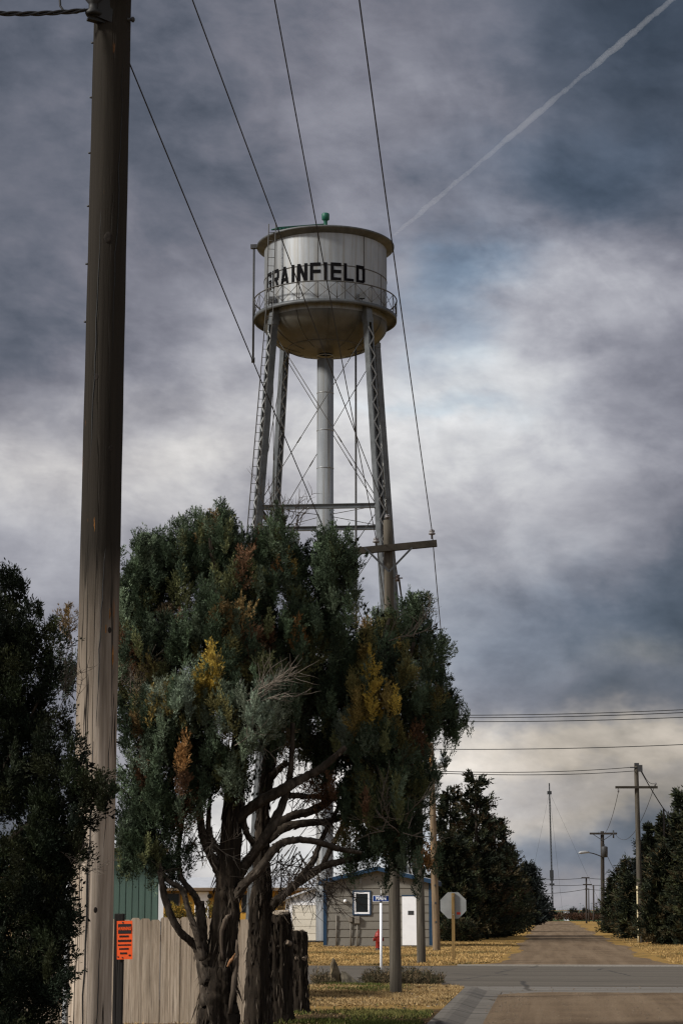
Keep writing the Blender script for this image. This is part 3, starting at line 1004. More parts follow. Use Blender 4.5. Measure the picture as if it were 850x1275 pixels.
for (a, b) in ((lbot, lmid), (lmid, ltop)):
    n_r = int((b - a).length / 0.42)
    for i in range(n_r):
        q = a.lerp(b, i / n_r)
        mb.tube([q - tt_ * 0.17, q + tt_ * 0.17], 0.015, 5)
mb.build('ladder', M['tower_rust'], tower)
# overflow pipe and hanging drop pipe
mb = MB()
ox, oy = 1.55, -0.4
mb.tube([(ox, oy, 28.9), (ox, oy, 0)], 0.05, 8)
mb.build('overflow_pipe', M['tower_rust'], tower)
mb = MB()
ga = R(270 - 88) + PSI
gv = Vector((math.cos(ga), math.sin(ga), 0))
q = gv * (RR + 0.14)
mb.beam(gv * (RR - 0.15) + Vector((0, 0, ZT + 0.0)), q + Vector((0, 0, ZT + 0.0)), 0.12, 0.08)
mb.tube([q + Vector((0, 0, ZT + 0.08)), q + Vector((0, 0, ZT - 5.75))], 0.055, 7)
mb.tube([q + Vector((0, 0, ZT - 5.7)), q + Vector((0, 0, ZT - 5.95))], 0.09, 7)
mb.box(q.x - 0.16, q.x + 0.16, q.y - 0.1, q.y + 0.1, ZT - 0.06, ZT + 0.14)
mb.build('level_gauge_pipe', M['steel_dark'], tower)
# floodlights standing on the balcony
for da in (-52, 33):
    a = R(270 + da) + PSI
    mb = MB()
    c = Vector((3.3 * math.cos(a), 3.3 * math.sin(a), ZB))
    mb.tube([c, c + Vector((0, 0, 0.25))], 0.03, 6)
    mb.hexa([c + Vector((sx * 0.13, sy * 0.1 + (0.06 if z > 0.4 else 0), z)) for z in (0.2, 0.52) for (sx, sy) in ((-1, -1), (1, -1), (1, 1), (-1, 1))])
    mb.build('floodlight', M['steel_dark'], bal)

# ================================================================== BUILDINGS


def text_mesh(name, txt, size, mat, parent, loc, rot, bold=0.0, ext=0.001, sx=1.0, align='CENTER'):
    cu = bpy.data.curves.new(name, 'FONT')
    cu.body = txt; cu.size = size; cu.align_x = align; cu.align_y = 'CENTER'
    cu.offset = bold; cu.extrude = ext
    ob = bpy.data.objects.new(name, cu)
    C.objects.link(ob)
    dg = bpy.context.evaluated_depsgraph_get()
    me = bpy.data.meshes.new_from_object(ob.evaluated_get(dg))
    bpy.data.objects.remove(ob)
    o = bpy.data.objects.new(name, me)
    me.materials.clear(); me.materials.append(mat)
    C.objects.link(o)
    o.parent = parent; o.location = loc; o.rotation_euler = rot; o.scale = (sx, 1, 1)
    return o


# the taupe shed --------------------------------------------------------------
sp = P(404, 1177, 88.0); sp.z = 0
WS = 4.42
shed = thing('garden_shed', 'small taupe sided utility building with blue trim and a white door', 'shed', sp, -PSI)
ZE, ZR, DS = 2.68, 3.2, 3.9


def gable_top(x):
    return ZE + (ZR - ZE) * (1 - abs(x - WS / 2) / (WS / 2))


mb = MB()
# body
mb.add([(0, 0, 0), (WS, 0, 0), (WS, 0, ZE), (WS / 2, 0, ZR), (0, 0, ZE), (0, DS, 0), (WS, DS, 0), (WS, DS, ZE), (WS / 2, DS, ZR), (0, DS, ZE)],
       [(0, 1, 2, 3, 4), (9, 8, 7, 6, 5), (0, 5, 6, 1), (1, 6, 7, 2), (2, 7, 8, 3), (3, 8, 9, 4), (4, 9, 5, 0)])
# lap boards
bh = 0.333
z = 0.06
while z < ZR - 0.05:
    zt_ = min(z + bh, ZR)
    x0, x1 = 0.0, WS
    if zt_ > ZE:
        fr = (ZR - zt_) / (ZR - ZE); x0 = WS / 2 * (1 - fr); x1 = WS - x0
        fr0 = min(1, (ZR - z) / (ZR - ZE)); xb0 = WS / 2 * (1 - fr0); xb1 = WS - xb0
    else:
        xb0, xb1 = x0, x1
    mb.add([(xb0, -0.034, z), (xb1, -0.034, z), (x1, -0.008, zt_), (x0, -0.008, zt_), (xb0, 0, z), (xb1, 0, z)], [(0, 1, 2, 3), (0, 4, 5, 1)])
    if zt_ <= ZE + 0.05:
        mb.add([(WS + 0.034, 0, z), (WS + 0.034, DS, z), (WS + 0.008, DS, zt_), (WS + 0.008, 0, zt_), (WS, 0, z), (WS, DS, z)], [(0, 1, 2, 3), (0, 4, 5, 1)])
        mb.add([(-0.034, 0, z), (-0.034, DS, z), (-0.008, DS, zt_), (-0.008, 0, zt_), (0, 0, z), (0, DS, z)], [(3, 2, 1, 0), (1, 5, 4, 0)])
    z += bh
mb.build('wall', M['taupe'], shed)
mb = MB(); mb.box(-0.05, WS + 0.05, -0.06, DS, -0.05, 0.07); mb.build('foundation', M['concrete'], shed)
mb = MB()
for sx in (-1, 1):
    xe = WS / 2 + sx * (WS / 2 + 0.2)
    ze = ZE - 0.2 * (ZR - ZE) / (WS / 2)
    mb.hexa([(WS / 2, -0.28, ZR + 0.03), (xe, -0.28, ze + 0.03), (xe, DS + 0.2, ze + 0.03), (WS / 2, DS + 0.2, ZR + 0.03),
             (WS / 2, -0.28, ZR + 0.09), (xe, -0.28, ze + 0.09), (xe, DS + 0.2, ze + 0.09), (WS / 2, DS + 0.2, ZR + 0.09)])
rf = mb.build('roof', M['metal_roof'], shed)
mb = MB()
for sx in (-1, 1):
    xe = WS / 2 + sx * (WS / 2 + 0.22)
    ze = ZE - 0.22 * (ZR - ZE) / (WS / 2)
    mb.hexa([(WS / 2, -0.32, ZR - 0.1), (xe, -0.32, ze - 0.1), (xe, -0.283, ze - 0.1), (WS / 2, -0.283, ZR - 0.1),
             (WS / 2, -0.32, ZR + 0.075), (xe, -0.32, ze + 0.075), (xe, -0.283, ze + 0.075), (WS / 2, -0.283, ZR + 0.075)])
    mb.hexa([(xe - 0.02 * sx, -0.28, ze - 0.13), (xe + 0.02 * sx, -0.28, ze - 0.13), (xe + 0.02 * sx, DS + 0.2, ze - 0.13), (xe - 0.02 * sx, DS + 0.2, ze - 0.13),
             (xe - 0.02 * sx, -0.28, ze + 0.06), (xe + 0.02 * sx, -0.28, ze + 0.06), (xe + 0.02 * sx, DS + 0.2, ze + 0.06), (xe - 0.02 * sx, DS + 0.2, ze + 0.06)])
mb.build('fascia', M['blue_trim'], rf)
for x in (0, WS):
    mb = MB()
    mb.box(x - 0.05, x + 0.09 if x == 0 else x + 0.05, -0.055, 0.04, 0.07, ZE - 0.02) if x == 0 else mb.box(x - 0.09, x + 0.05, -0.055, 0.08, 0.07, ZE - 0.02)
    mb.build('corner_trim', M['blue_trim'], shed)


def shed_x(px):
    return (px - 404) * 88.0 / F / math.cos(PSI)


def zpx(py, Y=88.0):
    return P(425, py, Y).z


# window
x0, x1, z0, z1 = shed_x(440), shed_x(459), zpx(1138), zpx(1110.5)
mb = MB(); b_ = 0.055
for (a, b, c, d) in ((x0 - b_, x1 + b_, z1, z1 + b_), (x0 - b_, x1 + b_, z0 - b_, z0), (x0 - b_, x0, z0, z1), (x1, x1 + b_, z0, z1)):
    mb.box(a, b, -0.07, -0.01, c, d)
win = mb.build('window', M['blue_trim'], shed)
mb = MB(); b_ = 0.075
for (a, b, c, d) in ((x0 + .001, x1 - .001, z1 - b_, z1 - .001), (x0 + .001, x1 - .001, z0 + .001, z0 + b_), (x0 + .001, x0 + b_, z0 + b_, z1 - b_), (x1 - b_, x1 - .001, z0 + b_, z1 - b_)):
    mb.box(a, b, -0.06, -0.01, c, d)
mb.build('frame', M['white_paint'], win)
mb = MB(); mb.box(x0 + b_, x1 - b_, -0.045, -0.012, z0 + b_, z1 - b_); mb.build('glass', M['dark_glass'], win)
# door
x0, x1, z1 = shed_x(498.5), shed_x(519.5), zpx(1116)
mb = MB(); mb.box(x0, x1, -0.06, -0.005, 0.07, z1)
for zz in (0.3, 1.15):
    pass
door = mb.build('door', M['white_paint'], shed, bevel=0.006)
mb = MB(); mb.box(x0 - 0.02, x1 + 0.02, -0.07, -0.01, z1 + 0.002, z1 + 0.05); mb.build('header', M['blue_trim'], door)
mb = MB(); cx = shed_x(509); mb.box(cx - 0.12, cx + 0.12, -0.07, -0.058, zpx(1139), zpx(1134)); mb.build('door_plate', M['steel_dark'], door)
mb = MB(); mb.tube([(x1 - 0.1, -0.06, 1.05), (x1 - 0.1, -0.12, 1.05)], 0.03, 8); mb.build('knob', M['galv'], door)
# light, meter boxes, conduits
mb = MB(); c = (shed_x(429.3), 0, zpx(1122))
mb.lathe([(0.0, 0.07), (0.05, 0.06), (0.075, 0.0), (0.05, -0.05), (0.0, -0.07)], 12, (c[0], -0.1, c[2]))
mb.tube([(c[0], -0.03, c[2]), (c[0], -0.09, c[2])], 0.03, 6)
mb.build('wall_lamp', M['white_paint'], shed)
for (px, py0, py1, w, cy) in ((436, 1148, 1141, 0.17, 1176), (444, 1150, 1141, 0.22, 1176)):
    mb = MB(); c = shed_x(px)
    mb.box(c - w / 2, c + w / 2, -0.16, -0.03, zpx(py0), zpx(py1))
    mbx = mb.build('meter_box', M['taupe_box'], shed, bevel=0.02)
    mb = MB(); mb.tube([(c, -0.08, zpx(py0)), (c, -0.08, 0.0)], 0.028, 8); mb.build('conduit', M['taupe_box'], mbx)
mb = MB(); c = shed_x(418.5); mb.tube([(c, -0.07, zpx(1139)), (c, -0.07, 0.0)], 0.03, 8)
mb.build('conduit', M['taupe_box'], shed)
mb = MB(); c = shed_x(448); mb.tube([(c, -0.06, zpx(1090)), (c, -0.06, zpx(1106))], 0.014, 6)
mb.build('service_mast', M['galv'], shed)
# blue barrel by the side wall
q = shed.matrix_basis @ Vector((WS + 0.42, 2.4, 0))
q = P(537.5, 1170, 90.2); q.z = 0
mb = MB()
mb.lathe([(0.0, 0), (0.27, 0), (0.29, 0.03), (0.28, 0.28), (0.3, 0.3), (0.28, 0.32), (0.28, 0.58), (0.3, 0.6), (0.28, 0.62), (0.28, 0.86), (0.29, 0.9), (0.26, 0.9), (0.25, 0.86), (0, 0.86)], 24)
bb = mb.build('barrel', M['barrel_blue']); bb.location = q
tag(bb, 'blue barrel beside the taupe building, behind the leaning tan pole', 'barrel')

# white garage behind the riser ------------------------------------------------
gp = P(355, 1171, 104.0); gp.z = 0
gar = thing('garage', 'white garage with a cream sectional door and pale sloping roof', 'garage', gp, -PSI)
gw, gz0, gz1, gd = 4.2, 1.98, 2.75, 5.0
mb = MB()
mb.add([(0, 0, 0), (gw, 0, 0), (gw, 0, gz0), (gw / 2, 0, gz1), (0, 0, gz0), (0, gd, 0), (gw, gd, 0), (gw, gd, gz0), (gw / 2, gd, gz1), (0, gd, gz0)],
       [(0, 1, 2, 3, 4), (9, 8, 7, 6, 5), (0, 5, 6, 1), (1, 6, 7, 2), (2, 7, 8, 3), (3, 8, 9, 4), (4, 9, 5, 0)])
mb.build('wall', M['offwhite'], gar)
mb = MB()
for sx in (-1, 1):
    xe = gw / 2 + sx * (gw / 2 + 0.2); ze = gz0 - 0.2 * (gz1 - gz0) / (gw / 2)
    mb.hexa([(gw / 2, -0.2, gz1 + 0.01), (xe, -0.2, ze + 0.01), (xe, gd + 0.2, ze + 0.01), (gw / 2, gd + 0.2, gz1 + 0.01),
             (gw / 2, -0.2, gz1 + 0.1), (xe, -0.2, ze + 0.1), (xe, gd + 0.2, ze + 0.1), (gw / 2, gd + 0.2, gz1 + 0.1)])
mb.build('roof', M['metal_roof'], gar)
mb = MB()
dx0, dx1, dz = 0.34, gw - 0.34, 1.7
for i in range(5):
    z0_ = 0.03 + dz / 5 * i
    mb.box(dx0, dx1, -0.03, -0.005, z0_ + 0.012, z0_ + dz / 5 - 0.012)
mb.box(dx0, dx1, -0.012, -0.004, 0.03, dz + 0.03)
gdr = mb.build('garage_door', M['cream'], gar)
mb = MB()
for (a, b, c, d) in ((dx0 - 0.12, dx0 - 0.002, 0, dz + 0.16), (dx1 + 0.002, dx1 + 0.12, 0, dz + 0.16), (dx0, dx1, dz + 0.034, dz + 0.16)):
    mb.box(a, b, -0.04, -0.003, c, d)
mb.build('door_frame', M['white_paint'], gdr)
mb = MB(); q = P(383, 1172, 99.0)
mb.prism([(q.x - 0.75, q.y - 0.4), (q.x + 0.7, q.y - 0.45), (q.x + 0.75, q.y + 0.45), (q.x - 0.7, q.y + 0.4)], 0.0, 0.09)
tag(mb.build('ground_mat', M['black'], origin=(q.x, q.y, 0), bevel=0.02), 'dark flat mat lying on the grass before the garage door', 'mat')

# yellow house -----------------------------------------------------------------
hp = P(150, 1160, 120.0); hp.z = 0
hw = (388 - 150) * 120.0 / F
house = thing('yellow_house', 'low yellow house with a pale metal roof beyond the fence', 'house', hp, -PSI)
hz, hr, hd = zpx(1107, 120.0), zpx(1094, 120) - 0.55, 7.0
mb = MB(); mb.box(0, hw, 0, hd, 0, hz); mb.build('wall', M['yellow_wall'], house)
mb = MB()
for (y0, y1, za, zb) in ((-0.5, hd / 2, hz - 0.02, hr + 0.55), (hd + 0.5, hd / 2, hz - 0.02, hr + 0.55)):
    mb.hexa([(-0.4, y0, za), (hw + 0.4, y0, za), (hw + 0.4, y1, zb), (-0.4, y1, zb), (-0.4, y0, za + 0.12), (hw + 0.4, y0, za + 0.12), (hw + 0.4, y1, zb + 0.12), (-0.4, y1, zb + 0.12)])
rf = mb.build('roof', M['metal_roof'], house)
mb = MB(); mb.box(-0.42, hw + 0.42, -0.56, -0.503, hz - 0.1, hz + 0.06)
M['brown_trim'] = simple('brown_trim', (0.13, 0.09, 0.055), 0.7, 0.2, 3)
mb.build('fascia', M['brown_trim'], rf)
mb = MB(); mb.box(0.3, hw - 0.2, -0.49, -0.01, hz - 0.12, hz - 0.03); mb.build('soffit', M['brown_trim'], rf)


def hx(px):
    return (px - 150) * 120.0 / F


for (px0, px1, py0, py1, mat) in ((207, 222, 1128, 1113, 'dark_glass'), (243, 257, 1150, 1112, 'white_paint'), (300, 312, 1136, 1114, 'dark_glass')):
    x0, x1, z0, z1 = hx(px0), hx(px1), max(0.05, zpx(py0, 120)), zpx(py1, 120)
    mb = MB(); mb.box(x0, x1, -0.03, -0.004, z0, z1)
    wn = mb.build('window' if mat == 'dark_glass' else 'door', M[mat], house)
    mb = MB()
    for (a, b, c, d) in ((x0 - 0.07, x1 + 0.07, z1 + 0.002, z1 + 0.07), (x0 - 0.07, x0 - 0.002, z0, z1), (x1 + 0.002, x1 + 0.07, z0, z1)):
        mb.box(a, b, -0.05, -0.005, c, d)
    mb.build('frame', M['white_paint'] if mat == 'white_paint' else M['brown_trim'], wn)
mb = MB(); cx, cz = hx(260), zpx(1116, 120)
mb.tube([(cx, -0.02, cz), (cx, -0.14, cz)], 0.13, 10); mb.build('wall_lamp', M['black'], house)

# green sided garden shed -------------------------------------------------------
tp = P(92, 1143, 33.0); tp.z = 0
tw = (199.5 - 92) * 33.0 / F
tool = thing('tool_shed', 'teal green vertical sided shed with white corner trim behind the fence', 'shed', tp, R(6))
m, n, b = nt('teal_vertical_siding')
v = coords(n, (1, 1, 1))
f_ = noise(n, coords(n, (8, 8, 0.4)), 2, 5, 0.6)
n.links.new(ramp(n, f_, [(0.3, (0.055, 0.1, 0.082)), (0.7, (0.085, 0.145, 0.118))]), b.inputs['Base Color'])
b.inputs['Roughness'].default_value = 0.65
M['teal'] = m
mb = MB()
tz = 2.45
mb.box(0, tw, 0, 2.6, 0, tz)
k = 0.0
while k < tw - 0.02:
    mb.box(k + 0.008, min(k + 0.094, tw - 0.001), -0.014, 0.0 - 0.001, 0.02, tz - 0.001)
    k += 0.1
mb.build('wall', M['teal'], tool)
mb = MB(); mb.box(tw - 0.06, tw + 0.02, -0.03, 0.05, 0, tz - 0.01); mb.build('corner_trim', M['white_paint'], tool)
mb = MB(); mb.hexa([(-0.15, -0.2, tz + 0.001), (tw + 0.15, -0.2, tz + 0.001), (tw + 0.15, 1.3, tz + 0.4), (-0.15, 1.3, tz + 0.4), (-0.15, -0.2, tz + 0.06), (tw + 0.15, -0.2, tz + 0.06), (tw + 0.15, 1.3, tz + 0.46), (-0.15, 1.3, tz + 0.46)])
mb.hexa([(-0.15, 1.3, tz + 0.4), (tw + 0.15, 1.3, tz + 0.4), (tw + 0.15, 2.8, tz + 0.001), (-0.15, 2.8, tz + 0.001), (-0.15, 1.3, tz + 0.46), (tw + 0.15, 1.3, tz + 0.46), (tw + 0.15, 2.8, tz + 0.06), (-0.15, 2.8, tz + 0.06)])
mb.build('roof', M['metal_roof'], tool)

# tan house far left --------------------------------------------------------------
np_ = P(89, 1150, 66.0); np_.z = 0
tan = thing('tan_house', 'tan plastered house showing in the gap left of the big pole', 'house', np_ - V * 8.0, -PSI)
mb = MB(); mb.box(0, 8.0, 0, 6, 0, zpx(1078, 66)); mb.build('wall', M['tan_wall'], tan)
zt_ = zpx(1078, 66)
mb = MB(); mb.hexa([(-0.4, -0.5, zt_), (8.4, -0.5, zt_), (8.4, 3, zt_ + 0.7), (-0.4, 3, zt_ + 0.7), (-0.4, -0.5, zt_ + 0.12), (8.4, -0.5, zt_ + 0.12), (8.4, 3, zt_ + 0.82), (-0.4, 3, zt_ + 0.82)])
mb.hexa([(-0.4, 3, zt_ + 0.7), (8.4, 3, zt_ + 0.7), (8.4, 6.5, zt_), (-0.4, 6.5, zt_), (-0.4, 3, zt_ + 0.82), (8.4, 3, zt_ + 0.82), (8.4, 6.5, zt_ + 0.12), (-0.4, 6.5, zt_ + 0.12)])
mb.build('roof', M['metal_roof'], tan)

# ================================================================== FENCE
rngp = random.Random(5)
YF = 26.6
fx0 = (20 - 425) * YF / F; fx1 = (341 - 425) * YF / F
fo = Vector((fx0, YF + 0.3, 0))
fence = thing('picket_fence', 'weathered grey plank fence with clipped tops behind the cedar trunks', 'fence', fo, -PSI * 0.4)
L_f = fx1 - fx0
ztop = P(425, 1143.5, YF).z
mb = MB(); x = 0.0
while x < L_f - 0.05:
    w = 0.118 + rngp.random() * 0.012
    h = ztop + rngp.uniform(-0.02, 0.018)
    lean = rngp.uniform(-0.006, 0.006); yo = rngp.uniform(-0.004, 0.004)
    c = 0.022
    x1 = min(x + w, L_f)
    front = [(x + 0.001, yo, 0.04), (x1 - 0.001, yo, 0.04), (x1 - 0.001, yo, h - c), (x1 - c, yo, h), (x + c, yo, h), (x + 0.001, yo, h - c)]
    back = [(a, yo + 0.018, d) for (a, _, d) in front]
    mb.add(front + back, [(0, 1, 2, 3, 4, 5), (11, 10, 9, 8, 7, 6)] + [(i, (i + 1) % 6, 6 + (i + 1) % 6, 6 + i) for i in range(6)])
    x += w + 0.001
mb.build('board_panel', M['fence'], fence)
for z in (0.3, 1.1):
    mb = MB(); mb.box(0, L_f, 0.028, 0.066, z, z + 0.09); mb.build('rail', M['fence'], fence)
for k in range(int(L_f / 2.4) + 2):
    xx = min(k * 2.4 + 0.2, L_f - 0.1)
    mb = MB(); mb.box(xx - 0.045, xx + 0.045, 0.07, 0.16, -0.1, ztop - 0.08); mb.build('post', M['fence'], fence)

# ================================================================== POLES
FWD = Vector((0, CT, ST))


def depth(p):
    return (Vector(p) - Vector((0, 0, EYE))).dot(FWD)


def pole_shape(px0, py0, w0, px1, py1, w1, Y, ztop):
    """centre line through two seen points at distance Y; returns base, top, radii"""
    a, b = P(px0, py0, Y), P(px1, py1, Y)
    d = (b - a) / (b.z - a.z)
    base = a - d * (a.z + 0.3)
    top = a + d * (ztop - a.z)
    ra, rb = w0 / 2 * depth(a) / F, w1 / 2 * depth(b) / F
    k = (rb - ra) / (b.z - a.z)
    return base, top, ra + k * (-0.3 - a.z), ra + k * (ztop - a.z)


def make_pole(name, label, group, shape, mat, seg=18, rings=24):
    base, top, r0, r1 = shape
    t = thing(name, label, 'utility pole', (base.x, base.y, 0), 0, group)
    mb = MB()
    rr = random.Random(hash(label) % 1000 if False else len(label))
    ph = [rr.uniform(0.97, 1.03) for _ in range(seg)]
    pts = [base.lerp(top, i / rings) for i in range(rings + 1)]
    mb.tube(pts, [r0 + (r1 - r0) * i / rings for i in range(rings + 1)], seg, ridged=lambda k, i: ph[k] * (1 + 0.006 * math.sin(i * 1.7 + k)))
    mb.build('post', mat, t, (base.x, base.y, 0))
    o = Vector((base.x, base.y, 0))

    def at_z(z):
        return base + (top - base) * ((z - base.z) / (top.z - base.z))

    def rad(z):
        return r0 + (r1 - r0) * ((z - base.z) / (top.z - base.z))
    return t, o, at_z, rad


def pin_insulator(t, o, p, h=0.16, s=1.0):
    mb = MB()
    mb.lathe([(0.0, 0), (0.018 * s, 0), (0.018 * s, h * 0.45), (0.055 * s, h * 0.45), (0.06 * s, h * 0.6), (0.035 * s, h * 0.66), (0.05 * s, h * 0.75), (0.045 * s, h * 0.9), (0.02 * s, h), (0, h)], 12, p)
    mb.build('insulator', M['porcelain'], t, o)
    return Vector(p) + Vector((0, 0, h * 0.85))


POLES = 'timber utility poles along the street'
# --- big near pole
sh = pole_shape(111.5, 1275, 53, 140.5, 0, 45.5, 14.0, 8.75)
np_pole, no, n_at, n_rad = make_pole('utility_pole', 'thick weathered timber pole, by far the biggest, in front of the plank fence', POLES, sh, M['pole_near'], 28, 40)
# side arm above the frame carrying the three conductors to the right
ends = [P(218, -60, 14.0), P(331, -60, 14.0), P(438, -60, 14.0)]
zc = ends[1].z
c = n_at(zc)
mb = MB()
ay = 14.0 - n_rad(zc) - 0.06
mb.beam((c.x - 0.35, ay, zc - 0.25), (ends[2].x + 0.12, ay, zc - 0.25), 0.1, 0.12)
mb.build('crossarm', M['arm'], np_pole, no)
mb = MB(); mb.beam((c.x, ay - 0.02, zc + 0.4), (ends[1].x - 0.1, ay - 0.02, zc - 0.16), 0.05, 0.03, up=(0, 1, 0)); mb.build('arm_brace', M['steel_dark'], np_pole, no)
near_att = []
for p_ in ends:
    near_att.append(pin_insulator(np_pole, no, (p_.x, ay, zc - 0.19)))
# clevis with the twisted service drop
q = P(121, 8, 13.8); q.y = 14.0 - n_rad(7.7) * 0.55
mb = MB()
mb.lathe([(0, -0.07), (0.05, -0.07), (0.06, -0.05), (0.035, -0.02), (0.035, 0.02), (0.06, 0.05), (0.05, 0.07), (0, 0.07)], 14, (q.x - 0.03, q.y - 0.08, q.z + 0.02))
mb.beam((q.x - 0.07, q.y - 0.08, q.z + 0.1), (q.x + 0.12, q.y + 0.0, q.z + 0.1), 0.05, 0.02)
mb.beam((q.x - 0.07, q.y - 0.08, q.z - 0.07), (q.x + 0.12, q.y + 0.0, q.z - 0.09), 0.05, 0.02)
mb.hexa([(q.x - 0.03, q.y - 0.1, q.z - 0.05), (q.x + 0.1, q.y - 0.06, q.z - 0.09), (q.x + 0.1, q.y + 0.06, q.z - 0.09), (q.x - 0.03, q.y + 0.06, q.z - 0.05), (q.x - 0.03, q.y - 0.1, q.z + 0.09), (q.x + 0.11, q.y - 0.05, q.z + 0.1), (q.x + 0.11, q.y + 0.06, q.z + 0.1), (q.x - 0.03, q.y + 0.06, q.z + 0.09)])
mb.build('clevis', M['black'], np_pole, no)
serv = Vector((q.x - 0.05, q.y - 0.08, q.z + 0.0))
mb = MB(); q2 = n_at(P(165, 28, 14).z)
mb.tube([q2 + Vector((0.05, -0.05, 0)), q2 + Vector((n_rad(7.5) + 0.035, -0.05, 0))], 0.012, 6)
mb.tube([q2 + Vector((n_rad(7.5) + 0.012, -0.05, 0)), q2 + Vector((n_rad(7.5) + 0.03, -0.05, 0))], 0.02, 6)
mb.build('bolt', M['steel_dark'], np_pole, no)
for py in (55, 123, 192, 258, 330, 402):
    z = P(110, py, 14).z; q2 = n_at(z)
    mb = MB(); mb.tube([q2 + Vector((-n_rad(z) + 0.01, -0.02, 0)), q2 + Vector((-n_rad(z) - 0.012, -0.02, 0.004))], 0.008, 5); mb.build('staple', M['steel_dark'], np_pole, no)
rk = random.Random(17)
for (pxs, z0_, z1_, w_) in ((-0.02, 0.3, 2.6, .006), (0.06, 0.2, 1.35, .004), (-0.10, 1.2, 2.3, .0035), (0.03, 2.7, 3.9, .0045), (-0.05, 4.4, 6.3, .005), (0.08, 5.2, 7.4, .004), (0.10, 1.9, 3.1, .003)):
    pts, rad_ = [], []
    for i in range(15):
        f_ = i / 14; z = z0_ + (z1_ - z0_) * f_
        q2 = n_at(z); r_ = n_rad(z)
        dx = pxs + 0.035 * (f_ - .5) + rk.uniform(-.006, .006)
        pts.append(q2 + Vector((dx, -math.sqrt(max(1e-4, r_ * r_ - dx * dx)) - 0.0005, 0)))
        rad_.append(w_ * max(.15, math.sin(math.pi * (0.06 + .88 * f_))) * rk.uniform(.7, 1.2))
    mb = MB(); mb.tube(pts, rad_, 6); mb.build('drying_crack', M['black'], np_pole, no)
M['pole_knot'] = simple('pole_knot', (0.016, 0.012, 0.009), 0.95, 0.6, 40)
for (dx, z, w_) in ((0.02, 6.1, .03), (-0.04, 5.1, .02), (0.09, 3.35, .016), (-0.07, 2.5, .018), (0.04, 1.5, .014), (0.07, 4.6, .018)):
    q2 = n_at(z); r_ = n_rad(z); p_ = q2 + Vector((dx, -math.sqrt(r_ * r_ - dx * dx), 0))
    mb = MB(); mb.lathe([(0, 0.002), (w_ * .5, 0.0018), (w_ * .8, 0.001), (w_, -0.004)], 12)
    kn_ = mb.build('knot', M['pole_knot'], np_pole, (0, 0, 0)); kn_.location = p_ - no; kn_.rotation_euler = (R(90), 0, math.asin(dx / r_)); kn_.scale = (1, 1.5, 1)
M['rust'] = simple('rust_stain', (0.2, 0.085, 0.02), 0.9, 0.5, 30)
for (px, py0, py1, w_) in ((139, 798, 836, 1.6), (131, 770, 800, 1.0), (136, 756, 772, .8), (118, 640, 668, .8)):
    pts, rad_ = [], []
    for i in range(9):
        f_ = i / 8
        z = P(px, py0 + (py1 - py0) * f_, 13.85).z; q2 = n_at(z); r_ = n_rad(z); dx = P(px, py0, 13.85).x - q2.x
        pts.append(q2 + Vector((dx + rk.uniform(-.003, .003), -math.sqrt(max(1e-4, r_ * r_ - dx * dx)) + .004 * w_, 0)))
        rad_.append(.0065 * w_ * max(.1, math.sin(math.pi * (.1 + .85 * f_))))
    mb = MB(); mb.tube(pts, rad_, 6); mb.build('rust_streak', M['rust'], np_pole, no)
# ground wire moulding on the back left of the pole
mb = MB()
pts = []
for i in range(8):
    z = 0.0 + 1.85 * i / 7
    q2 = n_at(z); pts.append(q2 + Vector((-n_rad(z) - 0.028, 0.10, 0)))
mb.tube(pts, 0.026, 8); mb.build('conduit', M['galv'], np_pole, no)

# --- middle pole with crossarm
Ym = G(493, 1245).y
sh = pole_shape(492.8, 1240, 15.2, 482.5, 655, 11.2, Ym, P(482, 648, Ym).z)
mp, mo, m_at, m_rad = make_pole('utility_pole', 'grey timber pole standing on the near verge, its crossarm above the cedar', POLES, sh, M['pole_mid'])
arm_z = P(484, 680.5, Ym).z
mc = m_at(arm_z)
fy = Ym - m_rad(arm_z) - 0.06
pr, pl = P(543.5, 676.5, fy - 0.02), P(420, 688.5, fy + 0.02)
mb = MB(); mb.beam(pl, pr, 0.1, 0.115); mb.build('crossarm', M['arm'], mp, mo)
for dx in (-0.42, 0.42):
    mb = MB(); mb.beam(Vector((mc.x + 0.01, fy - 0.062, arm_z - 0.48)), Vector((mc.x + dx, fy - 0.062, arm_z - 0.05)), 0.035, 0.012, up=(0, 1, 0)); mb.build('arm_brace', M['steel_dark'], mp, mo)
pk = P(537.5, 673, fy); i3 = pin_insulator(mp, mo, (pk.x, fy, pk.z + 0.03), 0.17)
pk = P(468, 683, fy); i2 = pin_insulator(mp, mo, (pk.x, fy, pk.z + 0.03), 0.17)
tp_ = m_at(sh[1].z); i1 = pin_insulator(mp, mo, (tp_.x, tp_.y, tp_.z - 0.01), 0.12)
mb = MB(); pk = P(492.5, 720, Ym)
mb.lathe([(0, -0.06), (0.045, -0.055), (0.03, -0.015), (0.03, 0.015), (0.045, 0.055), (0, 0.06)], 12, (pk.x + 0.03, Ym - 0.02, pk.z))
mb.beam((pk.x - 0.06, Ym - 0.02, pk.z), (pk.x + 0.12, Ym - 0.02, pk.z), 0.02, 0.02)
mb.build('spool_insulator', M['glass_ins'], mp, mo)
mspool = Vector((pk.x + 0.06, Ym - 0.02, pk.z))
pk = P(487.5, 838, Ym); mlow = Vector((pk.x - 0.1, Ym - 0.05, pk.z))
mb = MB(); mb.lathe([(0, -0.05), (0.04, -0.045), (0.028, 0), (0.04, 0.045), (0, 0.05)], 10, tuple(mlow)); mb.beam(mlow, mlow + Vector((0.1, 0.05, 0)), 0.025, 0.025)
mb.build('spool_insulator', M['glass_ins'], mp, mo)

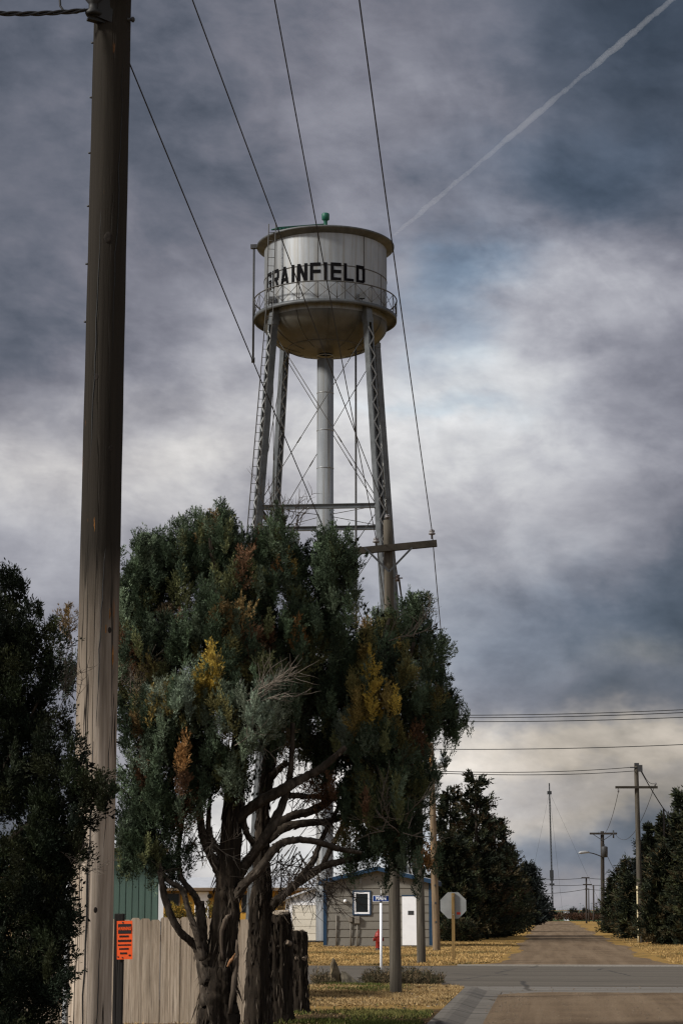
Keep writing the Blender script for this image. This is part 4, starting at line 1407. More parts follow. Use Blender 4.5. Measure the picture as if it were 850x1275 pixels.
# --- third pole, front of the taupe building
Y3 = G(524.5, 1200).y
sh = pole_shape(524.3, 1195, 11.0, 518.5, 870, 8.2, Y3, P(518, 852, Y3).z)
p3, o3, a3, r3 = make_pole('utility_pole', 'upright grey timber pole before the white door of the taupe building', POLES, sh, M['pole_mid'])
z3 = P(518, 864.5, Y3).z; fy3 = Y3 - r3(z3) - 0.07
pr = P(560.5, 863, fy3)
mb = MB(); mb.beam((a3(z3).x - 0.85, fy3 + 0.02, z3 - 0.02), (pr.x, fy3, z3), 0.1, 0.115); mb.build('crossarm', M['arm'], p3, o3)
for dx in (-0.45, 0.45):
    mb = MB(); mb.beam((a3(z3).x, fy3 - 0.062, z3 - 0.5), (a3(z3).x + dx, fy3 - 0.062, z3 - 0.05), 0.035, 0.012, up=(0, 1, 0)); mb.build('arm_brace', M['steel_dark'], p3, o3)
pk = P(555.5, 860, fy3); j3 = pin_insulator(p3, o3, (pk.x, fy3, z3 + 0.058), 0.18)
j2 = pin_insulator(p3, o3, (a3(z3).x - 0.6, fy3, z3 + 0.058), 0.18)
j1 = pin_insulator(p3, o3, tuple(a3(sh[1].z)), 0.14)
j0 = a3(z3 - 1.0) + Vector((0.12, -0.1, 0)); jl = a3(z3 - 1.9) + Vector((-0.1, -0.1, 0))
mb = MB(); mb.lathe([(0, -0.06), (0.045, -0.055), (0.03, 0), (0.045, 0.055), (0, 0.06)], 10, tuple(j0)); mb.build('spool_insulator', M['glass_ins'], p3, o3)

# --- fourth pole, leaning, with the yard light
Y4 = G(543, 1184).y
sh = pole_shape(543.2, 1180, 9.6, 538.2, 1000, 7.4, Y4, P(536, 925, Y4).z)
p4, o4, a4, r4 = make_pole('utility_pole', 'leaning tan timber pole with rusty streaks and a yard light beside the stop sign', POLES, sh, M['pole_tan'])
lp = P(549.5, 950, Y4 - 0.4)
mb = MB(); c4 = a4(lp.z + 0.5)
mb.tube([c4, c4 + Vector((0.15, -0.2, 0.06)), Vector((lp.x, lp.y, lp.z + 0.42)), Vector((lp.x, lp.y, lp.z + 0.2))], 0.025, 8)
mb.build('lamp_bracket', M['galv'], p4, o4)
mb = MB()
mb.lathe([(0.0, 0.36), (0.07, 0.35), (0.09, 0.2), (0.12, 0.13), (0.2, 0.1), (0.22, 0.06), (0.215, -0.14), (0.2, -0.16), (0.0, -0.17)], 20, tuple(lp))
mb.build('yard_light', M['galv'], p4, o4)
for z in (1.05, 1.75, 2.4):
    mb = MB(); q2 = a4(z); mb.box(q2.x - 0.03, q2.x + 0.03, q2.y - r4(z) - 0.012, q2.y - r4(z) + 0.02, z - 0.03, z + 0.04)
    mb.build('nail_plate', M['steel_dark'], p4, o4)

# --- right pole in front of the dark conifers
Y5 = G(797, 1174).y
sh = pole_shape(797.2, 1168, 7.6, 791.5, 958, 5.2, Y5, P(791, 952, Y5).z)
p5, o5, a5, r5 = make_pole('utility_pole', 'tall dark pole with one crossarm in front of the right hand conifers', POLES, sh, M['pole_mid'])
z5 = P(792, 980.5, Y5).z; fy5 = Y5 - r5(z5) - 0.06
mb = MB(); mb.beam((P(765.5, 980, fy5).x, fy5, z5), (P(818, 980, fy5).x, fy5, z5), 0.1, 0.11); mb.build('crossarm', M['arm'], p5, o5)
k1 = pin_insulator(p5, o5, (P(815.5, 980, fy5).x, fy5, z5 + 0.05), 0.17)
k2 = Vector((P(769, 980, fy5).x, fy5, z5 - 0.1))
mb = MB(); mb.lathe([(0, -0.14), (0.05, -0.12), (0.03, -0.06), (0.05, -0.02), (0, 0.05)], 8, tuple(k2)); mb.build('insulator', M['porcelain'], p5, o5)
zt5 = P(791, 957, Y5).z; q2 = a5(zt5)
mb = MB(); mb.box(q2.x + 0.05, q2.x + 0.27, q2.y - 0.16, q2.y + 0.05, zt5 - 0.14, zt5 + 0.16); mb.beam((q2.x - 0.3, q2.y - 0.1, zt5 + 0.05), (q2.x, q2.y - 0.1, zt5 + 0.05), 0.05, 0.05); mb.box(q2.x - 0.08, q2.x + 0.12, q2.y - 0.1, q2.y + 0.1, zt5 + 0.14, zt5 + 0.26)
mb.build('cutout_bracket', M['steel_dark'], p5, o5)
mb = MB(); pts = []
for i in range(7):
    z = 0.0 + 2.6 * i / 6; q3 = a5(z); pts.append(q3 + Vector((-r5(z) * 0.85, -r5(z) * 0.75, 0)))
M['pale_lit_strip'] = simple('pale_lit_strip', (0.5, 0.43, 0.27), 0.6, 0.15)
mb.tube(pts, 0.05, 8); mb.build('conduit', M['pale_lit_strip'], p5, o5)  # sunlit left edge of the pole, built as a pale tube

# --- street light pole further on
Y6 = 165.0
sh = pole_shape(750, 1150, 5.2, 749.2, 1045, 4.6, Y6, P(749, 1035, Y6).z)
p6, o6, a6, r6 = make_pole('utility_pole', 'dark pole with a transformer, a wide crossarm and a curved street light', POLES, sh, M['pole_far'], 10, 8)
z6 = P(749, 1038, Y6).z; fy6 = Y6 - 0.22
mb = MB(); mb.beam((P(733.5, 1038, fy6).x, fy6, z6), (P(767.5, 1038, fy6).x, fy6, z6), 0.13, 0.15); mb.build('crossarm', M['pole_far'], p6, o6)
for dx in (-0.75, 0.75):
    mb = MB(); mb.beam((a6(z6).x, fy6 - 0.08, z6 - 0.55), (a6(z6).x + dx, fy6 - 0.08, z6 - 0.06), 0.05, 0.02, up=(0, 1, 0)); mb.build('arm_brace', M['steel_dark'], p6, o6)
mb = MB(); px_ = P(763, 1038, fy6); mb.tube([(px_.x, fy6 - 0.02, z6 - 0.35), (px_.x, fy6 - 0.02, z6 + 0.25)], 0.06, 8); mb.build('cutout', M['steel_dark'], p6, o6)
mb = MB(); q3 = P(751.3, 1061, Y6)
mb.lathe([(0, -0.42), (0.24, -0.4), (0.26, 0.35), (0.22, 0.42), (0.05, 0.45), (0.04, 0.6), (0, 0.6)], 14, (q3.x, Y6 - 0.35, q3.z)); mb.build('transformer', M['steel_dark'], p6, o6)
mb = MB(); q4 = P(749, 1067, Y6); h4 = P(730, 1061.5, Y6 - 1.0)
pts = []
for i in range(9):
    f_ = i / 8
    pts.append(Vector((q4.x + (h4.x - q4.x) * f_, Y6 - 0.1 - 0.9 * f_, q4.z + (h4.z - q4.z) * math.sin(f_ * math.pi / 2))))
mb.tube(pts, 0.04, 6); mb.build('lamp_arm', M['steel_dark'], p6, o6)
mb = MB(); h5 = pts[-1]
mb.tube([h5 + Vector((0.2, 0, 0.02)), h5 + Vector((-0.1, 0, 0.04)), h5 + Vector((-0.5, -0.05, 0.0)), h5 + Vector((-0.65, -0.05, -0.03))], [0.06, 0.11, 0.11, 0.05], 8)
mb.build('lamp_head', M['galv'], p6, o6)
k6 = [Vector((P(735, 1038, fy6).x, fy6, z6 + 0.14)), Vector((P(763, 1038, fy6).x, fy6, z6 + 0.2))]

# --- three slim poles at the end of the street
Y7 = 262.0
far_att = []
for (px, top, w, arms, lab, yy) in ((729.6, 1092.5, 2.3, ((1093, 723, 733), (1101.5, 725, 736), (1107, 727.5, 731)), 'slender far pole carrying two short crossarms at the end of the street', 240),
                                    (732.6, 1106, 1.5, (), 'thin bare far pole just right of the one with crossarms', 270),
                                    (738.6, 1102, 2.0, (), 'pale footed bare far pole nearest the conifers on the right', 275)):
    zt = P(px, top, yy).z
    sh = pole_shape(px, 1145, w, px - 0.3, top + 3, w * 0.85, yy, zt)
    pp, oo, aa, rr_ = make_pole('utility_pole', lab, POLES, sh, M['pole_far'], 8, 4)
    for (ay_, ax0, ax1) in arms:
        za = P(px, ay_, yy).z
        mb = MB(); mb.beam((P(ax0, ay_, yy).x, yy - 0.2, za), (P(ax1, ay_, yy).x, yy - 0.2, za), 0.12, 0.14); mb.build('crossarm', M['pole_far'], pp, oo)
        far_att.append((aa(za), za))
# small pole inside the right conifers with guy
Yg = 99.0
sh = pole_shape(826.5, 1060, 2.6, 825.5, 1012, 2.2, Yg, P(825, 1007, Yg).z)
pg, og, ag, rg = make_pole('utility_pole', 'short dark stub pole rising out of the right hand conifers', POLES, sh, M['pole_far'], 8, 4)

# ================================================================== WIRES


def wire(a, b, sag, r, label, n=24, group=None, name='power_line', r2=None, extra=None, mat='wire'):
    a, b = Vector(a), Vector(b)
    pts = []
    for i in range(n + 1):
        f_ = i / n
        p = a.lerp(b, f_); p.z -= sag * 4 * f_ * (1 - f_)
        pts.append(p)
    if extra:
        pts += [Vector(e) for e in extra]
    mb = MB()
    k = len(pts)
    mb.tube(pts, [r + ((r2 or r) - r) * i / (k - 1) for i in range(k)], 5)
    o = mb.build(name, M[mat], origin=tuple(a))
    tag(o, label, 'cable', group)
    return o


GW = 'overhead lines along the street'
wire(near_att[0], i1, 0.05, 0.0052, 'overhead line crossing the left part of the tank down to the middle pole top', group=GW, r2=0.0075)
wire(near_att[1], i2, 0.05, 0.0052, 'overhead line crossing the middle letters of the tank', group=GW, r2=0.0075)
wire(near_att[2], i3, 0.05, 0.006, 'overhead line passing clear of the tank to the right arm end', group=GW, r2=0.0085)
lo = n_at(P(163, 75, 14.0).z); lo = lo + Vector((n_rad(lo.z) * 0.9, -n_rad(lo.z) * 0.3, 0))
wire(lo, mlow, 0.06, 0.0052, 'overhead line leaving the thick pole low, left of the tank', group=GW, r2=0.0075)
wire(i3, j3, 0.10, 0.0095, 'overhead line from the right arm end down beside the cedar', group=GW)
wire(i2, j2, 0.10, 0.0095, 'overhead line running behind the cedar from the left arm end', group=GW)
wire(i1, j1, 0.10, 0.0095, 'overhead line running behind the cedar from the pole top', group=GW)
wire(mspool, j0, 0.25, 0.012, 'lower service cable slung between the middle and third poles', group=GW)
wire(mlow, jl, 0.25, 0.009, 'lowest neutral line behind the cedar foliage', group=GW)
# twisted service drop at the top left
qa, qb = serv, Vector((-3.0, 13.1, P(0, 29, 13.6).z - 0.06))
mb = MB()
for ph in (0, 2.1, 4.2):
    pts = []
    for i in range(80):
        f_ = i / 79
        p = qa.lerp(qb, f_); p.z -= 0.06 * 4 * f_ * (1 - f_)
        d_ = 0.011 * min(1, f_ * 12)
        a_ = ph + f_ * 26
        pts.append(p + Vector((0, math.cos(a_) * d_, math.sin(a_) * d_)))
    mb.tube(pts, 0.0085, 5)
tag(mb.build('service_drop', M['wire'], origin=tuple(qa)), 'twisted black service cable leaving the thick pole at top left', 'cable')
pts = [qa + Vector((-0.04, 0, 0.0)), qa + Vector((-0.1, -0.01, -0.03)), qa + Vector((-0.18, -0.01, -0.03)), qa + Vector((-0.215, -0.01, 0.02)), qa + Vector((-0.225, -0.01, 0.12)), qa + Vector((-0.2, -0.01, 0.35)), n_at(8.3) + Vector((-n_rad(8.3), 0, 0))]
mb = MB(); mb.tube(pts, 0.009, 6); tag(mb.build('jumper_cable', M['wire'], origin=tuple(qa)), 'short looped cable hanging beside the twisted service cable', 'cable')
# lines across main street to the right
GC = 'lines crossing the sky on the right'
for (y0, y1, Ya, lab) in ((880.8, 878.8, 58.0, 'topmost line crossing the sky right of the cedar'), (884.3, 882.4, 58.1, 'second line just under the topmost one right of the cedar'),
                          (890, 888.3, 58.3, 'third line of the upper set right of the cedar'), (926.5, 922.2, 58.5, 'single line crossing the cream cloud band')):
    a = a3(P(519, y0, Ya).z) + Vector((0.05, -0.05, 0)); b = P(850, y1, Ya - 0.5)
    b2 = a + (b - a) * 1.5
    wire(a, b2, 0.12, 0.0115, lab, group=GC)
a = a4(P(538, 962, Y4).z)
wire(a + Vector((0.05, -0.1, 0.05)), a5(zt5) + Vector((-0.3, -0.1, 0.05)), 0.12, 0.015, 'upper of two lines reaching the top of the right pole', group=GC)
wire(a + Vector((0.05, -0.1, -0.02)), a5(zt5) + Vector((-0.12, -0.1, -0.12)), 0.12, 0.015, 'lower of two lines reaching the top of the right pole', group=GC)
wire(k2 + Vector((0, 0, -0.12)), k6[0] + Vector((0.6, 0, 0)), 0.9, 0.013, 'slack line from the right pole arm to the street light pole', group=GW)
wire(k1, k6[1], 1.5, 0.013, 'slack line drooping behind the right pole', group=GW)
wire(a5(zt5) + Vector((0.2, -0.05, -0.1)), ag(sh[1].z), 0.05, 0.024, 'taut guy wire from the right pole top down to the stub pole', group=GW)
wire(ag(sh[1].z), P(870, 1030, 96), 0.3, 0.03, 'dark line leaving the stub pole into the conifers', group=GW)
wire(k1 + Vector((0, 0, 0)), a5(zt5) + Vector((0.22, -0.1, -0.05)), 0.25, 0.012, 'small jumper loop on the right pole arm', group=GW)
wire(P(754, 1062, Y6 - 0.3), P(775, 1090, 150), 0.4, 0.02, 'thin line dropping from the transformer pole into the conifers', group=GW)
for j, ((c_, za), (lx, ly), (rx, ry), lab) in enumerate(zip(far_att, ((640, 1090), (640, 1096), (640, 1111)), ((790, 1091), (790, 1097), (790, 1104)),
                                                       ('highest faint line at the far end of the street', 'middle faint line at the far end of the street', 'lowest faint line at the far end of the street'))):
    wire(P(lx, ly, 240), c_, 0.3, 0.028, lab, group='faint lines at the street end', extra=[c_.lerp(P(rx, ry, 240), f_ / 6) - Vector((0, 0, 0.25 * 4 * f_ / 6 * (1 - f_ / 6))) for f_ in range(1, 7)])

# ================================================================== SIGNS, HYDRANT, SMALL THINGS
# stop sign seen from the back
Ys = G(564, 1197).y
so = P(564.5, 1197, Ys); so.z = 0
stop = thing('stop_sign', 'back of an octagonal stop sign on a tan wooden post', 'stop sign', so, -PSI)
k_ = Ys / F
zc = P(564, 1127.3, Ys).z
mb = MB(); mb.box(-0.048, 0.048, -0.045, 0.045, -0.3, P(564, 1112, Ys).z); mb.build('post', M['post_stop'], stop, bevel=0.006)
ro = 0.385 / math.cos(math.pi / 8)
octo = [(ro * math.cos(math.pi / 8 + math.pi / 4 * i), ro * math.sin(math.pi / 8 + math.pi / 4 * i)) for i in range(8)]
mb = MB()
mb.add([(x, 0.048, zc + z) for x, z in octo] + [(x, 0.052, zc + z) for x, z in octo], [tuple(range(8)), tuple(range(15, 7, -1))] + [(i, (i + 1) % 8, 8 + (i + 1) % 8, 8 + i) for i in range(8)])
pan = mb.build('sign_panel', M['sign_back'], stop)
mb = MB(); mb.add([(x * 0.995, 0.0535, zc + z * 0.995) for x, z in octo] + [(x * 0.995, 0.0545, zc + z * 0.995) for x, z in octo], [tuple(range(8)), tuple(range(15, 7, -1))] + [(i, (i + 1) % 8, 8 + (i + 1) % 8, 8 + i) for i in range(8)])
mb.build('sign_face', M['red'], pan)
mb = MB(); mb.box(0.1, 0.21, 0.0455, 0.0475, zc - 0.27, zc - 0.2); mb.build('sticker', M['red'], pan)
for z in (zc + 0.27, zc - 0.27):
    mb = MB(); mb.lathe([(0, 0), (0.012, 0), (0.012, 0.008), (0, 0.01)], 8, (0, 0, 0)); b = mb.build('bolt', M['galv'], stop); b.location = (0, -0.046, z); b.rotation_euler = (R(90), 0, 0)

# MAIN street name sign
Yn = 47.0
no_ = P(474.3, 1212, Yn); no_.z = 0
ms = thing('street_sign', 'blue MAIN street name blade on a slim white post', 'street sign', no_, 0)
zb0, zb1 = P(474, 1122.6, Yn).z, P(474, 1115, Yn).z
mb = MB(); mb.tube([(0, 0, -0.2), (0, 0, zb0 - 0.03)], 0.028, 12); mb.build('post', M['white_paint'], ms)
hw = 20.2 / 2 * Yn / F
mb = MB(); mb.box(-hw, hw, -0.004, 0.004, zb0, zb1); bl = mb.build('blade', M['sign_white'], ms)
mb = MB(); mb.box(-hw + 0.01, hw - 0.01, -0.0065, -0.0042, zb0 + 0.01, zb1 - 0.01); mb.build('blade_face', M['sign_blue'], bl)
text_mesh('lettering', 'MAIN', 0.115, M['sign_white'], bl, (0, -0.0085, (zb0 + zb1) / 2 + 0.002), (R(90), 0, 0), 0.0035, 0.0006, 0.82)
mb = MB(); mb.box(-0.022, 0.022, -0.012, 0.012, zb0 - 0.045, zb0 + 0.012); mb.box(-0.018, 0.018, -0.014, 0.014, zb1 - 0.012, zb1 + 0.02); mb.build('clamp', M['steel_dark'], ms)
mb = MB(); mb.box(-0.005, 0.005, -0.1, 0.1, zb1 + 0.021, zb1 + 0.16); mb.build('cross_blade', M['sign_white'], ms)

# orange warning sign on the dark post
Yw = 16.2
po = P(146, 1300, Yw); po.z = 0
wp = thing('marker_post', 'dark square timber post right beside the thick pole', 'post', po, 0)
zt = P(146, 1137.5, Yw).z; w = 11.5 / 2 * Yw / F
mb = MB(); mb.box(-w, w, -0.04, 0.05, -0.2, zt); mb.build('post', M['post_dark'], wp, bevel=0.006)
sg_o = P(155.5, 1170.5, Yw - 0.06)
ws = thing('warning_sign', 'orange warning sign with black text nailed to the dark post', 'sign', sg_o, 0)
ws.rotation_euler = (0, R(-1.2), R(-7))
sw, shh = 19.3 * (Yw - .06) / F / 2, 46 * (Yw - .06) / F / 2
mb = MB(); mb.box(-sw, sw, -0.002, 0.002, -shh, shh); mb.build('panel', M['orange'], ws)
mb = MB(); mb.box(-sw * 0.84, sw * 0.86, -0.0045, -0.0025, shh * 0.34, shh * 0.84); mb.build('header_block', M['black'], ws)
text_mesh('lettering', 'WARNING', 0.034, M['orange'], ws, (0, -0.006, shh * 0.59), (R(90), 0, 0), 0.0012, 0.0005, 0.62)
# small print: rows of short dark word marks, unreadable at this size
mb = MB(); rr = random.Random(11)
for (zc_, x0, x1, h) in ((0.2, -0.68, 0.52, 0.052), (-0.03, -0.86, 0.84, 0.06), (-0.25, -0.86, 0.84, 0.038), (-0.45, -0.7, 0.5, 0.045), (-0.68, -0.6, 0.3, 0.05), (-0.79, 0.52, 0.8, 0.045)):
    x = x0
    while x < x1 - 0.02:
        w = rr.uniform(0.035, 0.06)
        mb.box(x * sw, min(x + w, x1) * sw, -0.0042, -0.0024, (zc_ - h) * shh, (zc_ + h * rr.uniform(0.7, 1)) * shh)
        x += w + 0.022
mb.build('small_print', M['black'], ws)
mb = MB()
for (x, z) in ((-0.25, 0.92), (-0.86, -0.86), (-0.3, -0.9)):
    mb.box(x * sw - 0.004, x * sw + 0.004, -0.006, -0.002, z * shh - 0.005, z * shh + 0.005)
mb.build('nail', M['steel_dark'], ws)

# hydrant
ho = G(471, 1184); ho.z = 0
hyd = thing('fire_hydrant', 'red fire hydrant on the dry lawn before the taupe building', 'hydrant', ho, 0)
s_ = 0.78 / 0.8
mb = MB()
mb.lathe([(0, 0), (0.17, 0), (0.17, 0.03), (0.115, 0.04), (0.11, 0.1)], 20); mb.build('base', M['black'], hyd)
mb = MB()
mb.lathe([(0.105, 0.1), (0.105, 0.5), (0.15, 0.51), (0.15, 0.56), (0.13, 0.57), (0.12, 0.63), (0.08, 0.7), (0.035, 0.73), (0.035, 0.78), (0, 0.785)], 20); mb.build('barrel', M['hydrant'], hyd)
for (dx, dy, r_, l_) in ((1, 0, 0.055, 0.2), (-1, 0, 0.055, 0.2), (0, -1, 0.075, 0.2)):
    mb = MB(); mb.tube([(dx * 0.08, dy * 0.08, 0.42), (dx * (l_ - 0.03), dy * (l_ - 0.03), 0.42)], r_, 12); mb.tube([(dx * (l_ - 0.05), dy * (l_ - 0.05), 0.42), (dx * l_, dy * l_, 0.42)], r_ * 1.25, 8)
    mb.build('nozzle_cap', M['hydrant'], hyd)

# orange utility marker beside the right pole
mo_ = G(803.5, 1173.5); mo_.z = 0
mk = thing('utility_marker', 'slim orange marker post leaning beside the right pole', 'marker', mo_, 0)
mb = MB(); mb.tube([(0.06, 0, -0.1), (0.05, 0, 0.1), (-0.03, 0, 0.78)], 0.05, 8); mb.build('post', M['orange_post'], mk)
mb = MB(); mb.tube([(-0.03, 0, 0.785), (-0.06, 0, 0.95)], 0.018, 6); mb.tube([(-0.06, 0, 0.94), (-0.065, 0, 1.0)], 0.06, 8); mb.build('cap', M['steel_dark'], mk)


def rock(name, label, cat, pts_top, pts_base, mat, seed, origin):
    """jagged chunk: hull of given points, subdivided and roughened"""
    bm = bmesh.new()
    for p in pts_top + pts_base:
        bm.verts.new(Vector(p) - Vector(origin))
    bmesh.ops.convex_hull(bm, input=bm.verts)
    bmesh.ops.triangulate(bm, faces=bm.faces)
    bmesh.ops.subdivide_edges(bm, edges=bm.edges, cuts=3, use_grid_fill=True)
    rr = random.Random(seed)
    for v_ in bm.verts:
        v_.co += Vector((rr.uniform(-1, 1), rr.uniform(-1, 1), rr.uniform(-1, 1))) * 0.014
    me = bpy.data.meshes.new(name); bm.to_mesh(me); bm.free()
    me.materials.append(mat)
    ob = bpy.data.objects.new(name, me); C.objects.link(ob); ob.location = origin
    return tag(ob, label, cat)


Yr = G(418, 1229).y
d_ = lambda px, py, dy=0: tuple(P(px, py, Yr + dy))
ro_ = P(418, 1226, Yr); ro_.z = 0.0
rock('rubble_chunk', 'tall jagged upright lump of rubble left of the weeds', 'rubble',
     [d_(413.5, 1194), d_(416.5, 1192.5), d_(412, 1199, .3), d_(417.5, 1198, .2), d_(420.5, 1209)], [d_(411, 1228), d_(424, 1228), d_(427, 1222, .3), d_(410.5, 1222, .4), d_(412, 1214, -.1), d_(422, 1212)], M['rubble'], 3, tuple(ro_))
ro2 = P(436, 1228, Yr - 0.3); ro2.z = 0.0
rock('broken_slab', 'dark broken slab leaning down to the right by the weeds', 'rubble',
     [d_(424.5, 1209.5, -.3), d_(429, 1210.5, -.2), d_(424, 1213, .3)], [d_(427, 1229, -.4), d_(436, 1229, -.4), d_(426, 1226, .4), d_(449, 1226, -.3), d_(447, 1223.5, .1)], M['rubble_dark'], 5, tuple(ro2))
for (px, py, w, h, mat, lab, sd) in ((612.5, 1149, 6.5, 4.8, 'stone_white', 'grey white rounded boulder half hidden by the round bush', 1), (621.5, 1148.6, 6.5, 5.2, 'stone_white', 'white rounded boulder beside the dark round bush', 2),
                                     (629, 1149, 5.5, 2.6, 'rubble', 'low tan boulder right of the white ones', 3)):
    c = G(px, py); k_ = c.y / F; w *= k_; h *= k_
    pts = [(c.x + w / 2 * math.cos(a) * math.cos(e), c.y + w / 2 * math.sin(a) * math.cos(e), h * (0.02 + math.sin(e))) for a in [i * math.pi / 5 + 0.2 for i in range(10)] for e in (0, 0.5, 1.0, 1.5)]
    rock('boulder', lab, 'boulder', pts, [], M[mat], sd, (c.x, c.y, 0))

# far things at the end of the street -----------------------------------------
c = G(705.5, 1145); Yb = 300.0; c = P(705.5, 1142, Yb); c.z = 0
cab = thing('utility_cabinet', 'small white cabinet at the end of the street below the mast', 'cabinet', c, -PSI)
kk = Yb / F
mb = MB(); mb.box(-2.6 * kk, 2.6 * kk, -0.3, 0.3, 0, P(705, 1135.5, Yb).z); mb.build('body', M['white_paint'], cab, bevel=0.02)
mb = MB(); mb.box(-4.2 * kk, -2.62 * kk, -0.28, 0.3, 0, P(705, 1135, Yb).z); mb.build('side_panel', M['galv'], cab)
mb = MB(); mb.box(-4.4 * kk, 2.8 * kk, -0.34, 0.34, P(705, 1135, Yb).z + .002, P(705, 1134.4, Yb).z); mb.build('lid', M['galv'], cab)

# radio mast
Ya = 900.0
c = P(687.6, 1133, Ya); c.z = 0
mast = thing('radio_mast', 'tall slim lattice radio mast with antennas on the skyline', 'mast', c, 0)
zt = P(686, 975, Ya).z
kk = Ya / F
mb = MB()
w0 = 1.25 * kk / 1.2
tri = [Vector((w0 * math.cos(R(90 + 120 * i)), w0 * math.sin(R(90 + 120 * i)), 0)) for i in range(3)]
lean = Vector((-1.4 * kk, 0, 0))


def mpt(i, z):
    return tri[i] * (1.0 if z < zt * 0.9 else 0.55) + lean * (z / zt) + Vector((0, 0, z))


for i in range(3):
    mb.tube([mpt(i, 0), mpt(i, zt * 0.9), mpt(i, zt * 0.901), mpt(i, zt)], 0.1, 5)
nlev = 40
for j in range(nlev):
    z0_, z1_ = zt * j / nlev, zt * (j + 1) / nlev
    for i in range(3):
        mb.tube([mpt(i, z0_), mpt((i + 1) % 3, z1_)], 0.06, 4)
mb.build('lattice', M['steel_dark'], mast)
for (py, w, h) in ((987, 5.0, 4.0), (1088, 3.8, 9.0), (1093.5, 3.2, 6.0), (1101.2, 6.0, 2.6), (1132, 5.5, 3.0)):
    zc_ = P(686, py, Ya).z; mb = MB()
    for i in range(3):
        a = R(30 + 120 * i)
        d_ = Vector((math.cos(a), math.sin(a), 0)) * w / 2 * kk * 0.75
        cc = lean * (zc_ / zt) + d_ + Vector((0, 0, zc_))
        mb.box(cc.x - 0.35, cc.x + 0.35, cc.y - 0.25, cc.y + 0.25, cc.z - h / 2 * kk, cc.z + h / 2 * kk)
        mb.beam(lean * (zc_ / zt) + Vector((0, 0, zc_)), cc, 0.15, 0.15)
    mb.build('antenna', M['steel_dark'], mast)
for i, (px, py) in enumerate(((752, 1133), (652, 1133), (700, 1133))):
    q = P(px, py, Ya + (0, 20, -60)[i]) - c; q.z = 0
    mb = MB(); mb.tube([lean * 0.93 + Vector((0, 0, zt * 0.93)), q], 0.035, 4); mb.build('guy_wire', M['steel_dark'], mast)

# pale frame works on the horizon
M['pale_far'] = simple('pale_distant_steel', (0.2, 0.22, 0.24), 0.7, 0.1)
M['pale_far2'] = simple('paler_distant_steel', (0.3, 0.32, 0.34), 0.7, 0.1)
Yh = 1500.0; kk = Yh / F
c = P(700, 1133, Yh); c.z = 0
fr = thing('steel_frame', 'pale sloping steel framework on the far horizon right of the mast', 'frame', c, 0)
hts = [4.6, 5.4, 6.0, 6.6, 7.2, 8.0, 8.8]
for i, h in enumerate(hts):
    x = (-7 + 2.5 * i) * kk
    mb = MB(); mb.tube([(x, 0, 0), (x, 0, h * kk)], 0.22, 5); mb.build('upright', M['pale_far2'], fr)
mb = MB()
for i in range(6):
    x0_, x1_ = (-7 + 2.5 * i) * kk, (-7 + 2.5 * (i + 1)) * kk
    mb.beam((x0_, 0, hts[i] * kk), (x1_, 0, hts[i + 1] * kk), 0.3, 0.3); mb.beam((x0_, 0, 0.45 * hts[i] * kk), (x1_, 0, 0.45 * hts[i + 1] * kk), 0.15, 0.15)
mb.build('beam', M['pale_far2'], fr)
for (px, top, lab) in ((712.5, 1128, 'shortest pale pole on the horizon left of the slender far pole'), (721.2, 1124.3, 'tallest pale pole on the horizon left of the slender far pole'), (724.6, 1126.5, 'pale horizon pole just right of the tallest one'),
                       (735.6, 1123.8, 'pale horizon pole between the two bare far poles'), (746.5, 1090, 'very thin tall pale mast beside the street light pole')):
    c = P(px, 1133, 1200.0); c.z = 0
    h = P(px, top, 1200.0).z
    mb = MB(); mb.tube([(c.x, c.y, 0), (c.x, c.y, h)], [0.26, 0.2], 6); mb.tube([(c.x - 0.8, c.y, h * 0.93), (c.x + 0.8, c.y, h * 0.93)], 0.13, 5)
    tag(mb.build('horizon_pole', M['pale_far'], origin=(c.x, c.y, 0)), lab, 'pole')

# ================================================================== TREES


def spline(pts, n):
    pts = [np.asarray(p, float) for p in pts]
    P_ = [pts[0] * 2 - pts[1]] + pts + [pts[-1] * 2 - pts[-2]]
    out = []
    for i in range(1, len(P_) - 2):
        for k in range(n):
            t = k / n
            p0, p1, p2, p3 = P_[i - 1], P_[i], P_[i + 1], P_[i + 2]
            out.append(0.5 * ((2 * p1) + (-p0 + p2) * t + (2 * p0 - 5 * p1 + 4 * p2 - p3) * t * t + (-p0 + 3 * p1 - 3 * p2 + p3) * t ** 3))
    out.append(pts[-1])
    return out


